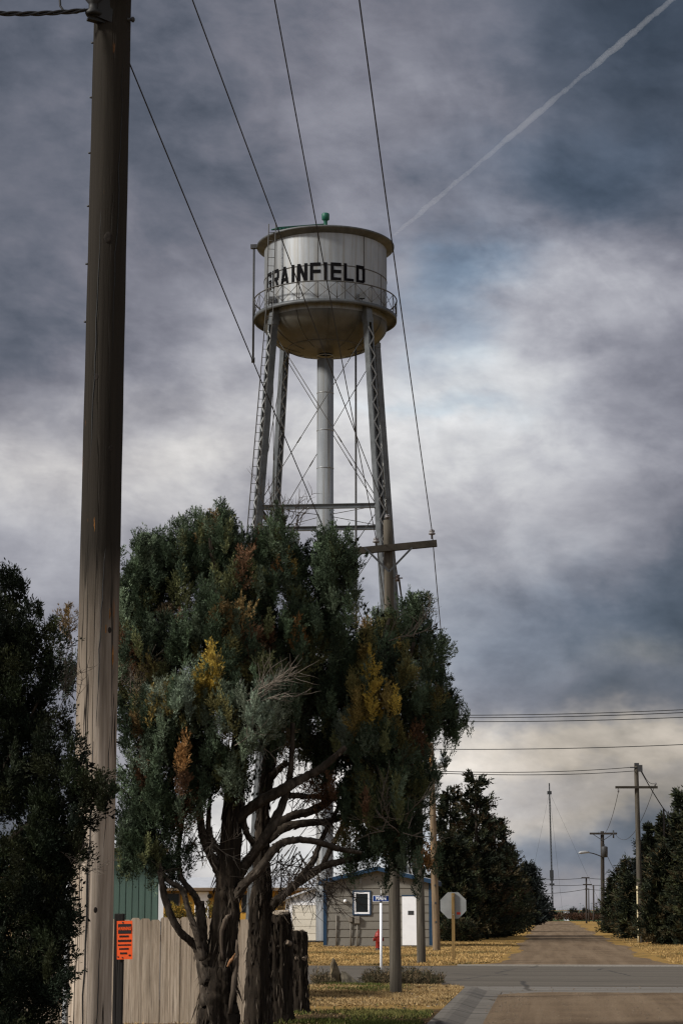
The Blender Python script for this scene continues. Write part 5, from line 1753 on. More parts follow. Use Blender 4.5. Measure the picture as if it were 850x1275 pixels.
def limb(name, knots, mat, parent, origin, seed, seg=10, n=5, gnarl=0.12, ridge=0.16, cut=False, ridged_n=5, strips=0):
    """knots: (point, radius)"""
    rr = random.Random(seed)
    q = spline([(*p, r_) for p, r_ in knots], n)
    pts, rad = [], []
    for i, a in enumerate(q):
        r_ = a[3]
        j = Vector((rr.uniform(-1, 1), rr.uniform(-1, 1), rr.uniform(-1, 1))) * r_ * gnarl
        pts.append(Vector(a[:3]) + (j if 0 < i else Vector())); rad.append(max(0.004, r_ * (1 + rr.uniform(-1, 1) * gnarl * 0.6)))
    nr = np.random.default_rng(seed + 500)
    A = nr.normal(size=(len(pts) + 12, seg))
    A = np.stack([A[i:i + 12].mean(0) for i in range(len(pts))]) * 2.6
    ph = [rr.uniform(0, 6.28) for _ in range(4)]

    def rd(k, i):
        a = 2 * math.pi * k / seg
        return 1 + ridge * (0.45 * math.sin(3 * a + ph[0] + i * 0.13) + 0.4 * math.sin(ridged_n * a + ph[1] - i * 0.21) + 0.62 * float(np.clip(A[i, k], -1.6, 1.6)))
    mb = MB()
    mb.tube(pts, rad, seg, ridged=rd)
    ob = mb.build(name, mat, parent, origin)
    if strips:
        # shaggy strips of bark peeling along the stem
        L = Leaves(seed + 900)
        i = nr.integers(0, len(pts) - 2, strips)
        pp = np.array([tuple(p) for p in pts]); ra = np.array(rad)
        d = unit(pp[i + 1] - pp[i])
        o = nr.normal(size=(strips, 3)); o -= np.sum(o * d, 1, keepdims=True) * d; o = unit(o)
        base = pp[i] + o * (ra[i] * (0.98 + 0.12 * nr.random(strips)))[:, None]
        dd = -d + o * (0.05 + 0.07 * nr.random((strips, 1))) + nr.normal(size=(strips, 3)) * 0.06
        tone = np.array([(0.03, 0.022, 0.015), (0.06, 0.047, 0.035), (0.1, 0.08, 0.062), (0.018, 0.013, 0.009)])[nr.integers(0, 4, strips)]
        L.add(base, dd, ra[i] * (0.6 + 1.2 * nr.random(strips)), 0.012 + 0.016 * nr.random(strips), tone * (0.7 + 0.6 * nr.random((strips, 1))))
        L.build('bark', M['grass_blades'], ob, origin)['kind'] = 'stuff'
    return ob, pts


def twigs(mb, p, d, L, r, depth_, rr, droop=0.0):
    n = 4
    pts = [Vector(p)]
    d = Vector(d).normalized()
    for i in range(n):
        d = (d + Vector((rr.uniform(-1, 1), rr.uniform(-1, 1), rr.uniform(-1, 1))) * 0.22 + Vector((0, 0, -droop))).normalized()
        pts.append(pts[-1] + d * L / n)
    mb.tube(pts, [r, r * .85, r * .7, r * .5, r * .3], 4)
    if depth_ > 0:
        for q in pts[1:]:
            for _ in range(2):
                dd = (d + Vector((rr.uniform(-1, 1), rr.uniform(-1, 1), rr.uniform(-0.8, 1))) * 0.9).normalized()
                twigs(mb, q, dd, L * rr.uniform(0.35, 0.6), r * 0.55, depth_ - 1, rr, droop)


GREENS = [(0.058, 0.084, 0.046), (0.078, 0.11, 0.064), (0.112, 0.145, 0.092), (0.04, 0.058, 0.033), (0.108, 0.116, 0.05)]
INNER = (0.016, 0.02, 0.012)  # near-black filler, shade between the sprays put into the colour
LIT_GREENS = [(0.17, 0.21, 0.155), (0.145, 0.185, 0.13), (0.2, 0.23, 0.165), (0.115, 0.145, 0.095)]  # paler greens for front-lit tufts, the light put into the colour


DK = [(0.012, 0.018, 0.009), (0.018, 0.025, 0.011), (0.024, 0.028, 0.012), (0.009, 0.014, 0.008)]  # greens darkened for the left cedar, its shade put into the colour


def crown_tufts(L, boughs, Y0, greens, tips=(), patches=(), dens=390.0, csz=(0.42, 0.85), tw=(0.045, 0.075), ns=140, sl=0.034, sw=0.0108, upw=1.3, fill=46, nt=11, spikes=2.2, gold=0.07):
    rng = L.rng
    for bgh in boughs:
        cx, cy, rx, ry, dy = bgh[:5]
        dmul = bgh[5] if len(bgh) > 5 else 1.0
        pal = bgh[6] if len(bgh) > 6 else greens
        Y = Y0 + dy
        c = np.array(P(cx, cy, Y)); kx = Y / F
        ax = np.array([rx * kx, 0.5 * (rx + ry) * kx * 0.85, ry * kx])
        n = max(2, int(math.pi * rx * ry / dens * dmul))
        for _ in range(n):
            u = rng.normal(size=3); u /= np.linalg.norm(u)
            rad = rng.random() ** 0.36
            p = c + ax * u * rad
            axis = u * np.array([0.55, 0.55, 0.3]) + np.array([0, 0, upw]) + rng.normal(size=3) * 0.2
            axis /= np.linalg.norm(axis)
            H_ = csz[0] + (csz[1] - csz[0]) * rng.random()
            col = np.array(pal[rng.integers(0, len(pal))]) * (0.6 + 0.85 * rng.random() ** 1.5)
            px = 425 + F * p[0] / p[1] * 0.985
            py = 637.5 - F * math.tan(math.atan2(p[2] - EYE, p[1]) - TH)
            for (qx, qy, qr, qc, pr) in patches:
                dd = math.hypot(px - qx, (py - qy - 12) * 0.8)
                if dd < qr and p[1] < Y + ax[1] * 0.35 and rng.random() < pr:
                    col = np.array(qc) * (0.7 + 0.5 * rng.random())
            if rng.random() < gold:
                col = col * 0.5 + np.array((YEL2, OLV, BRN, ORG)[rng.integers(0, 4)]) * 0.5
            p0 = p - axis * H_ * 0.5
            for t_ in range(nt):
                f_ = (t_ + rng.random() * 0.6) / nt
                o = rng.normal(size=3); o -= (o @ axis) * axis; o /= np.linalg.norm(o)
                spread = 0.0 if t_ == 0 else 0.55 * (1 - 0.6 * f_)
                a2 = axis + o * spread + rng.normal(size=3) * 0.08
                ww = tw[0] + (tw[1] - tw[0]) * rng.random()
                LL = H_ * (1.0 if t_ == 0 else 0.62 - 0.3 * f_) * (0.85 + 0.3 * rng.random())
                q0 = p0 + axis * H_ * f_ * (0.0 if t_ == 0 else 0.62) + o * ww * 0.25
                L.tuft(q0, a2, LL, ww, col * (0.62 + 0.8 * rng.random()), int(ns * (1.4 if t_ == 0 else 0.8)), sl, sw)
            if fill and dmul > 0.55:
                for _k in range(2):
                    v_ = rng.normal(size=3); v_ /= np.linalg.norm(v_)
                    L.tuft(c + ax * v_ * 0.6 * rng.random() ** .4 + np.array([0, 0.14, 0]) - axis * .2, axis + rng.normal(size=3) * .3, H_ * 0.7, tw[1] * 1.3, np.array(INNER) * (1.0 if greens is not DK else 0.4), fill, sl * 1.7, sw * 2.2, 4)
    for bgh in boughs:
        if spikes <= 0 or (len(bgh) > 5 and bgh[5] < 0.7):
            continue
        cx, cy, rx, ry, dy = bgh[:5]
        pal = bgh[6] if len(bgh) > 6 else greens
        for _ in range(int(spikes * rx / 9)):
            a_ = rng.uniform(-1, 1)
            px = cx + rx * a_; py = cy - ry * math.sqrt(1 - a_ * a_) * rng.uniform(0.55, 1.02) - 8 * rng.random()
            tips = list(tips) + [(px, py, rng.uniform(28, 58), rng.uniform(5.5, 8.5), dy - rng.uniform(-.15, .45) , np.array(pal[rng.integers(0, len(pal))]) * rng.uniform(.6, 1.3))]
    for (px, py, ln, wd, dy, col) in tips:
        Y = Y0 + dy; k_ = Y / F
        ln, wd = (ln * 1.3, wd * 0.78) if wd < 10.5 else (ln, wd)
        tip = np.array(P(px, py, Y)); LL = ln * k_
        axis = np.array([rng.normal() * 0.09, rng.normal() * 0.09, 1.0])
        L.tuft(tip - axis * LL, axis, LL, wd * k_, np.array(col), int(6.5 * ln), sl, sw, 14)
        # side flames
        for _ in range(3):
            f_ = 0.15 + 0.5 * rng.random()
            a2 = axis + rng.normal(size=3) * np.array([0.3, 0.3, 0.1])
            L.tuft(tip - axis * LL * (1 - f_ * 0.6), a2, LL * 0.4, wd * k_ * 0.6, np.array(col) * (0.8 + 0.4 * rng.random()), int(1.9 * ln), sl, sw)


YEL = (0.42, 0.3, 0.06); YEL2 = (0.28, 0.21, 0.07); ORG = (0.3, 0.16, 0.06); BRN = (0.16, 0.09, 0.05); OLV = (0.16, 0.145, 0.055)
G1, G2, G3, G4, G5 = GREENS

# ---- tree A : the left hand cedar of the pair
YA = 25.0
oA = P(272, 1290, YA); oA.z = 0.1
cedarA = thing('cedar_tree', 'large forked cedar with grey green and yellowed sprays behind the thick pole', 'tree', oA, 0, 'cedars in front of the fence')
kA = lambda px, py, r_, dy=0.0: (P(px, py, YA + dy), r_ * (0.76 if r_ < 10 else 0.86) * (YA + dy) / F)
limb('trunk', [kA(272, 1310, 31), kA(271, 1272, 26), kA(273, 1225, 22), kA(278, 1180, 19), kA(283, 1130, 17), kA(284, 1085, 15.5), kA(287, 1040, 14), kA(291, 1000, 13), kA(296, 950, 11), kA(297, 900, 9), kA(285, 820, 7), kA(272, 740, 5), kA(262, 670, 3)],
     M['bark'], cedarA, oA, 1, seg=40, n=12, gnarl=0.04, ridge=0.2, ridged_n=7, strips=900)
LA = [
    [kA(262, 1252, 12, -.1), kA(251, 1200, 8), kA(243, 1178, 6.5), kA(222, 1157, 5.5, -.15), kA(207, 1124, 5, -.2), kA(200, 1088, 5, -.2), kA(192, 1040, 4), kA(188, 980, 3)],
    [kA(258, 1225, 9, -.12), kA(253, 1190, 8), kA(251, 1155, 7.5), kA(248, 1122, 7)],
    [kA(253, 1195, 6, -.15), kA(244, 1160, 5, -.2), kA(235, 1135, 4.5, -.2), kA(226, 1107, 4.5, -.2), kA(209, 1096, 4, -.2), kA(190, 1070, 3)],
    [kA(250, 1130, 6), kA(240, 1112, 5), kA(225, 1092, 4.5), kA(222, 1060, 4), kA(228, 1020, 3)],
    [kA(278, 1095, 9), kA(267, 1073, 7.5), kA(256, 1050, 7), kA(250, 1025, 6), kA(246, 980, 5), kA(235, 910, 4)],
    [kA(276, 1062, 7), kA(266, 1050, 5), kA(260, 1030, 4), kA(262, 990, 3)],
    [kA(292, 1100, 9), kA(305, 1078, 8.5), kA(328, 1046, 8, -.2), kA(345, 1018, 7, -.2), kA(357, 985, 5.5), kA(362, 955, 4.5), kA(364, 900, 3)],
    [kA(290, 1126, 8.5), kA(303, 1103, 7.5, -.2), kA(325, 1080, 7, -.3), kA(345, 1054, 6.5, -.35), kA(365, 1046, 5.5, -.3), kA(390, 1047, 5, -.2), kA(420, 1056, 4), kA(450, 1062, 3)],
    [kA(292, 1025, 9), kA(312, 1006, 8.5, -.1), kA(333, 994, 8.5, -.2), kA(357, 980, 8, -.2), kA(380, 967, 7), kA(402, 955, 6), kA(430, 930, 4.5)],
    [kA(294, 975, 8), kA(305, 1030, 5), kA(318, 1054, 4.5, .2)],
    [kA(290, 960, 7), kA(265, 915, 5, .1), kA(240, 870, 4, .3), kA(215, 800, 2, .3)],
    [kA(296, 920, 7), kA(320, 860, 5, .2), kA(335, 790, 4, .4), kA(345, 690, 2, .4)],
    [kA(290, 850, 4), kA(340, 800, 3, .5), kA(385, 740, 2.2, .7), kA(410, 690, 1.5, .6)],
]
for i, kn in enumerate(LA):
    limb('limb', kn, M['limb'], cedarA, oA, 20 + i, seg=16, n=8, gnarl=0.1, ridge=0.16, strips=90)
# torn pale heartwood on the trunk
limb('torn_wood', [kA(286, 1262, 3, -.17), kA(291, 1225, 4, -.17), kA(295, 1195, 4, -.15), kA(295, 1170, 1.5, -.13)], M['bare_wood'], cedarA, oA, 61, seg=9, n=4, gnarl=.2)
limb('torn_wood', [kA(277, 1195, 2, -.17), kA(276, 1165, 3, -.17), kA(280, 1146, 4, -.16), kA(287, 1139, 2, -.14)], M['bare_wood'], cedarA, oA, 62, seg=9, n=4, gnarl=.2)
limb('torn_wood', [kA(283, 1204, 1.2, -.2), kA(288, 1196, 2.5, -.2), kA(293, 1187, 1.2, -.19)], M['raw_wood'], cedarA, oA, 63, seg=8, n=4, gnarl=.25)
LvA = Leaves(101)
boughsA = [
    (180, 745, 36, 70, 0.3), (212, 718, 34, 52, .3), (246, 690, 24, 48, .3), (270, 672, 22, 48, .25), (290, 705, 22, 46, .15), (308, 742, 40, 58, 0.1), (345, 708, 20, 46, .4), (385, 715, 30, 40, .5), (422, 705, 18, 45, .5), (416, 742, 22, 34, .45), (404, 790, 26, 30, .35),
    (200, 815, 52, 60, -.15), (262, 790, 52, 60, -.2), (330, 800, 52, 60, .2), (380, 775, 36, 48, .5), (165, 800, 20, 60, .4),
    (262, 860, 48, 45, -.5), (310, 895, 36, 42, -.85, 1.0, LIT_GREENS), (330, 860, 34, 40, -.4), (225, 870, 36, 40, -.6, 1.0, LIT_GREENS + [G3, G3]),
    (185, 915, 32, 55, -.3), (235, 930, 45, 55, -.4), (178, 985, 28, 55, 0), (205, 1005, 40, 50, -.25), (165, 1045, 18, 42, .1), (190, 1062, 34, 26, -.1), (255, 970, 32, 38, -.2), (292, 950, 20, 30, -.4),
    (92, 800, 12, 40, .6, .5), (82, 835, 14, 22, .6, .35), (140, 760, 14, 70, .6, .7), (300, 975, 18, 20, -.55, .6, LIT_GREENS + [G2]),
    (350, 860, 30, 44, .4), (342, 908, 22, 28, .2), (160, 880, 14, 50, .5), (222, 1080, 14, 12, 0, .4),
]
tipsA = [(px_ + dx_, py_ + abs(dx_) * 1.1 + k_ * 3, 62, 9.5, dy_ + .05 * k_, (G1, G2, G3)[k_ % 3]) for (px_, py_, dy_) in ((274, 612, .2), (248, 622, .25), (226, 634, .28), (203, 646, .3), (184, 654, .32), (345, 616, .4), (318, 644, .3), (432, 650, .5), (404, 644, .5)) for k_, dx_ in enumerate((-9, -4, 3, 8))] + [(275, 617, 60, 10, .15, G2), (249, 628, 55, 10, .2, G2), (228, 640, 48, 9, .25, G3), (205, 650, 50, 9, .3, G2), (187, 658, 46, 9, .3, G1), (168, 656, 40, 8, .35, G2), (300, 648, 55, 10, .1, G3),
         (345, 621, 70, 8, .4, G1), (322, 650, 55, 9, .3, BRN), (308, 655, 45, 8, .3, G3), (365, 660, 50, 9, .5, BRN), (392, 655, 55, 9, .5, G2), (412, 648, 55, 9, .5, G2), (432, 656, 60, 9, .5, G2), (440, 690, 45, 8, .5, G2),
         (264, 795, 60, 11, -.75, YEL), (272, 812, 46, 9, -.72, YEL2), (255, 815, 45, 11, -.75, YEL), (190, 850, 48, 10, -.7, YEL2), (207, 848, 48, 11, -.7, OLV), (211, 845, 40, 10, -.75, YEL2), (232, 905, 44, 9, -.75, ORG), (228, 920, 36, 9, -.76, ORG),
         (170, 795, 30, 8, -.2, BRN), (371, 762, 44, 9, -.05, ORG), (376, 775, 36, 9, 0, ORG), (300, 680, 35, 8, 0, YEL2), (345, 690, 34, 7, .2, ORG), (358, 678, 36, 8, .25, YEL2), (225, 755, 30, 7, -.1, BRN),
         (318, 860, 34, 10, -1.0, LIT_GREENS[0]), (335, 868, 36, 11, -1.0, LIT_GREENS[1]), (300, 855, 38, 11, -.95, LIT_GREENS[2]), (235, 830, 40, 11, -.9, LIT_GREENS[0]), (222, 848, 36, 11, -.95, LIT_GREENS[1]), (180, 915, 40, 10, -.6, LIT_GREENS[1]), (165, 925, 36, 10, -.3, LIT_GREENS[3])]
patA = [(260, 826, 18, YEL, .35), (258, 828, 34, YEL2, .35), (258, 830, 56, OLV, .25), (200, 870, 26, OLV, .4), (185, 940, 26, BRN, .5), (245, 975, 22, BRN, .5), (222, 940, 18, ORG, .35), (310, 690, 20, BRN, .4), (350, 720, 16, ORG, .3), (160, 810, 18, BRN, .4), (215, 760, 14, BRN, .35), (305, 975, 16, ORG, .25),
        (320, 800, 18, BRN, .25), (260, 1010, 18, BRN, .5), (292, 990, 14, OLV, .4), (95, 860, 16, BRN, .3)]
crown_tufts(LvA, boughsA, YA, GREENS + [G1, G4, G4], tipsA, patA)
LvA.build('crown', M['foliage'], cedarA, oA)
rr = random.Random(9)
for (px, py, n_, L_, dx, dz, mat, dy) in ((322, 868, 14, .55, .8, .5, 'twig', -1.0), (165, 860, 14, .45, .3, .3, 'twig', -.1), (350, 650, 6, .55, .1, 1, 'twig_dark', .4), (372, 655, 6, .5, .1, 1, 'twig_dark', .4),
                                     (80, 860, 10, .45, .1, .8, 'twig_dark', .5), (385, 1070, 12, .7, .2, -.5, 'twig_dark', -.1), (365, 1062, 12, .6, -.3, -.6, 'twig_dark', 0), (240, 1070, 8, .5, .4, .4, 'twig_dark', 0), (300, 920, 5, .5, .2, .1, 'twig', -.9), (255, 1040, 8, .5, .3, -.3, 'twig', -.1), (68, 800, 4, .35, .1, 1, 'twig_dark', .5)):
    mb = MB()
    for _ in range(n_):
        p = P(px + rr.uniform(-18, 18), py + rr.uniform(-12, 12), YA + dy + rr.uniform(-.1, .1))
        twigs(mb, p, (dx + rr.uniform(-.6, .6), rr.uniform(-.4, .2), dz + rr.uniform(-.4, .4)), L_ * rr.uniform(.5, 1), 0.0065, 1, rr)
    mb.build('dead_twigs', M[mat], cedarA, oA)

# ---- tree B : the right hand cedar
YB = 26.2
oB = P(321, 1285, YB); oB.z = 0.1
cedarB = thing('cedar_tree', 'spreading cedar with a yellow spray, reaching right over the street sign', 'tree', oB, 0, 'cedars in front of the fence')
kB = lambda px, py, r_, dy=0.0: (P(px, py, YB + dy), r_ * (0.78 if r_ < 10 else 0.86) * (YB + dy) / F)
limb('trunk', [kB(321, 1305, 22), kB(321, 1270, 18), kB(322, 1210, 16), kB(324, 1150, 14.5), kB(326, 1100, 12), kB(326, 1050, 10), kB(329, 1000, 9.5), kB(336, 950, 9), kB(342, 900, 8), kB(355, 840, 6), kB(372, 770, 4)],
     M['bark'], cedarB, oB, 2, seg=36, n=12, gnarl=0.04, ridge=0.2, ridged_n=7, strips=800)
LB = [
    [kB(333, 1132, 9), kB(350, 1116, 6.5, -.1), kB(368, 1100, 6, -.15), kB(388, 1075, 5, -.15), kB(396, 1056, 4), kB(408, 1030, 3.5), kB(430, 990, 3)],
    [kB(336, 1130, 8), kB(356, 1112, 6, -.2), kB(376, 1097, 5.5, -.25), kB(401, 1079, 5.5, -.3), kB(430, 1071, 4.5, -.3), kB(465, 1062, 4), kB(500, 1040, 3)],
    [kB(401, 1079, 4.5, -.3), kB(410, 1060, 4, -.25), kB(420, 1040, 3.5), kB(440, 1000, 3)],
    [kB(334, 1045, 7.5), kB(355, 1030, 6.5, -.1), kB(380, 1024, 6, -.15), kB(412, 1022, 5), kB(450, 1005, 4.5), kB(490, 970, 4), kB(525, 900, 3)],
    [kB(338, 1030, 7), kB(362, 1016, 6.5, -.1), kB(386, 1010, 6, -.1), kB(412, 995, 5.5), kB(450, 960, 4.5), kB(490, 890, 4), kB(515, 800, 3)],
    [kB(350, 990, 5), kB(385, 992, 4), kB(415, 993, 3.5)],
    [kB(342, 900, 7), kB(385, 880, 6), kB(430, 850, 5), kB(470, 810, 3.5), kB(485, 770, 2.5)],
    [kB(345, 880, 6), kB(380, 850, 5), kB(400, 820, 3)],
    [kB(460, 900, 5), kB(510, 880, 4), kB(555, 880, 2.5)],
    [kB(336, 968, 6), kB(350, 955, 4.5, -.2), kB(356, 950, 4, -.25)],
]
for i, kn in enumerate(LB):
    limb('limb', kn, M['limb'], cedarB, oB, 80 + i, seg=16, n=8, gnarl=0.1, ridge=0.16, strips=90)
LvB = Leaves(202)
boughsB = [
    (472, 800, 30, 40, 0.4), (512, 795, 22, 46, .3), (535, 835, 16, 45, .3), (548, 890, 18, 38, .2), (445, 825, 34, 46, -.1), (402, 850, 36, 50, .1), (480, 860, 46, 55, -.35), (430, 885, 40, 48, -.25), (520, 900, 32, 55, -.1),
    (470, 935, 48, 50, -.4), (515, 965, 28, 48, -.25), (425, 940, 32, 40, -.25), (485, 1005, 42, 45, -.35), (512, 1030, 22, 34, -.2), (440, 1000, 26, 34, -.1), (372, 850, 28, 50, .5), (465, 1045, 32, 24, -.3), (498, 1062, 24, 18, -.2), (410, 985, 16, 22, -.1, .6), (384, 895, 28, 34, .25), (402, 935, 20, 26, .05), (388, 930, 16, 20, .35), (425, 1052, 14, 12, -.2, .4), (440, 1075, 14, 10, -.3, .35),
    (552, 885, 9, 18, .2, .6), (366, 935, 12, 30, .1, .4), (478, 985, 30, 36, -.6, .8, [OLV, G3, G5, (0.09, 0.085, 0.06), BRN]), (440, 915, 26, 34, -.55, .8, LIT_GREENS + [G3, G3]),
]
tipsB = [(px_ + dx_, py_ + abs(dx_) * 1.2 + k_ * 3, 54, 9, dy_ + .05 * k_, (G1, G2, G3)[k_ % 3]) for (px_, py_, dy_) in ((515, 733, .3), (482, 752, .35), (535, 762, .3)) for k_, dx_ in enumerate((-8, -4, 3, 7))] + [(515, 737, 52, 10, .3, G2), (508, 752, 44, 9, .3, G1), (480, 758, 50, 10, .4, G2), (492, 765, 40, 9, .4, G1), (533, 768, 48, 9, .3, G2), (544, 800, 42, 8, .3, G2), (552, 845, 38, 8, .25, G2), (573, 866, 42, 8, .2, G2), (566, 880, 36, 8, .2, G1), (553, 925, 32, 7, .2, G1), (460, 770, 44, 9, .3, G2), (440, 785, 40, 9, .2, G1),
         (462, 800, 56, 10, -.75, YEL), (470, 824, 44, 10, -.78, YEL), (480, 845, 40, 9, -.74, YEL2), (489, 850, 34, 10, -.72, YEL), (445, 845, 44, 12, -.78, YEL2), (440, 835, 40, 11, -.75, OLV), (463, 852, 38, 9, -.8, YEL), (503, 800, 50, 11, -.3, OLV),
         (408, 955, 36, 9, -.5, BRN), (515, 910, 36, 9, -.4, ORG), (505, 935, 40, 9, -.45, BRN), (455, 905, 40, 11, -.75, LIT_GREENS[3]), (437, 870, 40, 11, -.6, LIT_GREENS[3]), (430, 895, 40, 11, -.7, LIT_GREENS[1]), (520, 840, 40, 11, -.3, G3), (530, 1050, 30, 8, -.4, ORG), (500, 930, 30, 9, -.55, (0.11, 0.1, 0.055))]
patB = [(466, 850, 26, YEL, .4), (466, 850, 46, YEL2, .35), (470, 850, 70, OLV, .3), (410, 975, 20, BRN, .55), (520, 930, 22, BRN, .4), (470, 1010, 26, OLV, .3), (525, 1050, 18, ORG, .4), (425, 960, 16, ORG, .3), (445, 1020, 18, BRN, .4)]
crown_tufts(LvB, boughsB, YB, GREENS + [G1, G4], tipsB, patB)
LvB.build('crown', M['foliage'], cedarB, oB)
for (px, py, n_, L_, dx, dz, mat, dy) in ((490, 1030, 10, .6, -.2, .2, 'twig', -.75), (500, 790, 5, .7, .5, .8, 'twig', -.35), (415, 1085, 10, .45, .1, -.6, 'twig_dark', -.3), (400, 1010, 12, .6, .2, -.5, 'twig_dark', -.1), (370, 1010, 10, .6, .1, .5, 'twig_dark', 0), (372, 960, 8, .5, -.2, .8, 'twig_dark', .1), (425, 1025, 8, .5, .2, .3, 'twig_dark', 0), (360, 1085, 14, .55, .0, -.4, 'twig_dark', .1), (395, 1100, 10, .4, .3, -.4, 'twig_dark', -.1)):
    mb = MB()
    for _ in range(n_):
        p = P(px + rr.uniform(-18, 18), py + rr.uniform(-12, 12), YB + dy + rr.uniform(-.1, .1))
        twigs(mb, p, (dx + rr.uniform(-.6, .6), rr.uniform(-.4, .2), dz + rr.uniform(-.4, .4)), L_ * rr.uniform(.5, 1), 0.0065, 1, rr)
    mb.build('dead_twigs', M[mat], cedarB, oB)

# ---- stumps
for (px0, px1, top, base_py, lab, sd, cutpx) in ((348.5, 347, 1136, 1274, 'tallest cut trunk stump close beside the right cedar', 5, 14.5), (371.5, 372.5, 1160, 1262, 'shorter cut trunk stump at the right end of the row', 6, 10.5)):
    c = G(px1, base_py, 0.1); Yc = c.y
    st = thing('tree_stump', lab, 'stump', c, 0, 'cut cedar stumps beside the cedars')
    kS = lambda px, py, r_: (P(px, py, Yc), r_ * Yc / F)
    _, pts = limb('trunk', [kS(px1, base_py + 8, cutpx * 1.25), kS(px1, base_py - 12, cutpx * 1.1), kS((px0 + px1) / 2, (top + base_py) / 2, cutpx), kS(px0, top + 20, cutpx * .95), kS(px0, top + 1, cutpx * .9)], M['bark'], st, c, 40 + sd, seg=34, n=9, gnarl=.03, ridge=.2, ridged_n=8, strips=350)
    q = P(px0, top, Yc); r_ = cutpx * .8 * Yc / F
    mb = MB(); rr2 = random.Random(sd)
    top_ring = [(q.x + r_ * math.cos(i * .42) * rr2.uniform(.85, 1.05), q.y + r_ * math.sin(i * .42) * rr2.uniform(.85, 1.05)) for i in range(15)]
    n_ = len(top_ring)
    vs = [(x, y, q.z - 0.05) for x, y in top_ring] + [(x, y, q.z + 0.012 + rr2.uniform(-.012, .02)) for x, y in top_ring]
    mb.add(vs, [tuple(range(n_, 2 * n_))] + [(i, (i + 1) % n_, n_ + (i + 1) % n_, n_ + i) for i in range(n_)])
    mb.build('cut_top', M['cut_wood'], st, c)
    for k in range(4):
        zz = rr2.uniform(.25, .85)
        qx = P(px0 + rr2.uniform(-.6, .8) * cutpx, top + (base_py - top) * zz, Yc - cutpx * Yc / F * 0.85)
        mb = MB(); mb.tube([qx + Vector((0, .06, 0)), qx + Vector((rr2.uniform(-.03, .03), -.015, rr2.uniform(-.05, .05)))], [0.045, 0.03], 8)
        mb.build('knot', M['knot'] if k % 2 else M['limb'], st, c)

# ---- dark cedar at the left edge, in front of the pole
YC = 12.0
oC = Vector((-2.25, 12.2, 0.1))
cedarC = thing('cedar_tree', 'dark shaded cedar at the left edge, overlapping the thick pole', 'tree', oC, 0)
limb('trunk', [(Vector((-2.25, 12.3, 0)), .12), (Vector((-2.2, 12.25, 1)), .09), (Vector((-2.1, 12.2, 2.2)), .05), (Vector((-1.95, 12.2, 3.3)), .015)], M['bark'], cedarC, oC, 7, seg=16)
kC = lambda px, py, r_, dy=0.0: (P(px, py, YC + dy + 0.12), r_ * 0.6)
for i, kn in enumerate(([kC(-30, 1100, .035, .2), kC(20, 1040, .025), kC(70, 1010, .016), kC(110, 990, .01), kC(132, 982, .005)],
                        [kC(-20, 1000, .03, .2), kC(20, 930, .02), kC(55, 860, .012), kC(75, 830, .006)],
                        [kC(-20, 1180, .03, .2), kC(30, 1110, .02), kC(70, 1060, .01)],
                        [kC(-10, 950, .025, .2), kC(40, 930, .015), kC(80, 905, .008), kC(92, 900, .004)],
                        [kC(-10, 850, .02, .2), kC(5, 780, .012), kC(8, 720, .005)])):
    limb('limb', kn, M['bark'], cedarC, oC, 120 + i, seg=7, n=5)
LvC = Leaves(303)
boughsC = [(2, 740, 26, 22, .1, .8), (12, 722, 14, 10, 0, .8), (-10, 790, 50, 40, .2), (25, 800, 28, 40, 0), (0, 850, 50, 60, .2), (42, 820, 18, 30, 0, .8), (62, 800, 12, 14, 0, .5), (30, 890, 40, 45, .1), (72, 885, 24, 36, .1, .45), (20, 960, 60, 60, .2), (82, 950, 26, 36, 0, .75), (95, 985, 24, 24, -.1, .8), (118, 982, 18, 13, -.15, .9), (40, 1040, 60, 60, .1), (85, 1030, 26, 40, 0, .8), (10, 1110, 60, 70, .2), (55, 1110, 40, 55, 0), (62, 1160, 28, 40, 0, .8), (10, 1200, 66, 60, .2), (50, 1215, 36, 45, 0), (5, 1290, 70, 60, .2), (-10, 1370, 70, 60, .2),
            (-70, 900, 60, 120, .4), (-80, 1100, 70, 130, .4), (-80, 1280, 70, 100, .4), (-50, 790, 40, 50, .3), (78, 1085, 18, 30, 0, .7), (68, 1235, 14, 30, 0, .5)]
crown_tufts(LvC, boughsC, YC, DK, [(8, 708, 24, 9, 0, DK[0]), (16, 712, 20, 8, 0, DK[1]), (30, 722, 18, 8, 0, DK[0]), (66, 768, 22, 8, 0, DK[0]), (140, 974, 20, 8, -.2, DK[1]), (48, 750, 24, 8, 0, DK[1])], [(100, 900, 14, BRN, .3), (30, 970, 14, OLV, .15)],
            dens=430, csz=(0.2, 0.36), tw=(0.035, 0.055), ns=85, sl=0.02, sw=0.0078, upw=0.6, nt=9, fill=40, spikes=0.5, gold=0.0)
LvC.build('crown', M['foliage'], cedarC, oC)
for (px, py, n_, L_, dx, dz, dy) in ((85, 870, 9, .3, .1, .7, .25), (95, 1075, 4, .2, .9, .1, -.1), (88, 840, 5, .3, .1, .9, .25)):
    mb = MB()
    for _ in range(n_):
        p = P(px + rr.uniform(-22, 12), py + rr.uniform(-18, 18), YC + dy)
        twigs(mb, p, (dx + rr.uniform(-.5, .5), rr.uniform(-.4, .2), dz + rr.uniform(-.4, .4)), L_ * rr.uniform(.5, 1), 0.003, 1, rr)
    mb.build('dead_twigs', M['twig'], cedarC, oC)

# ---- distant conifers


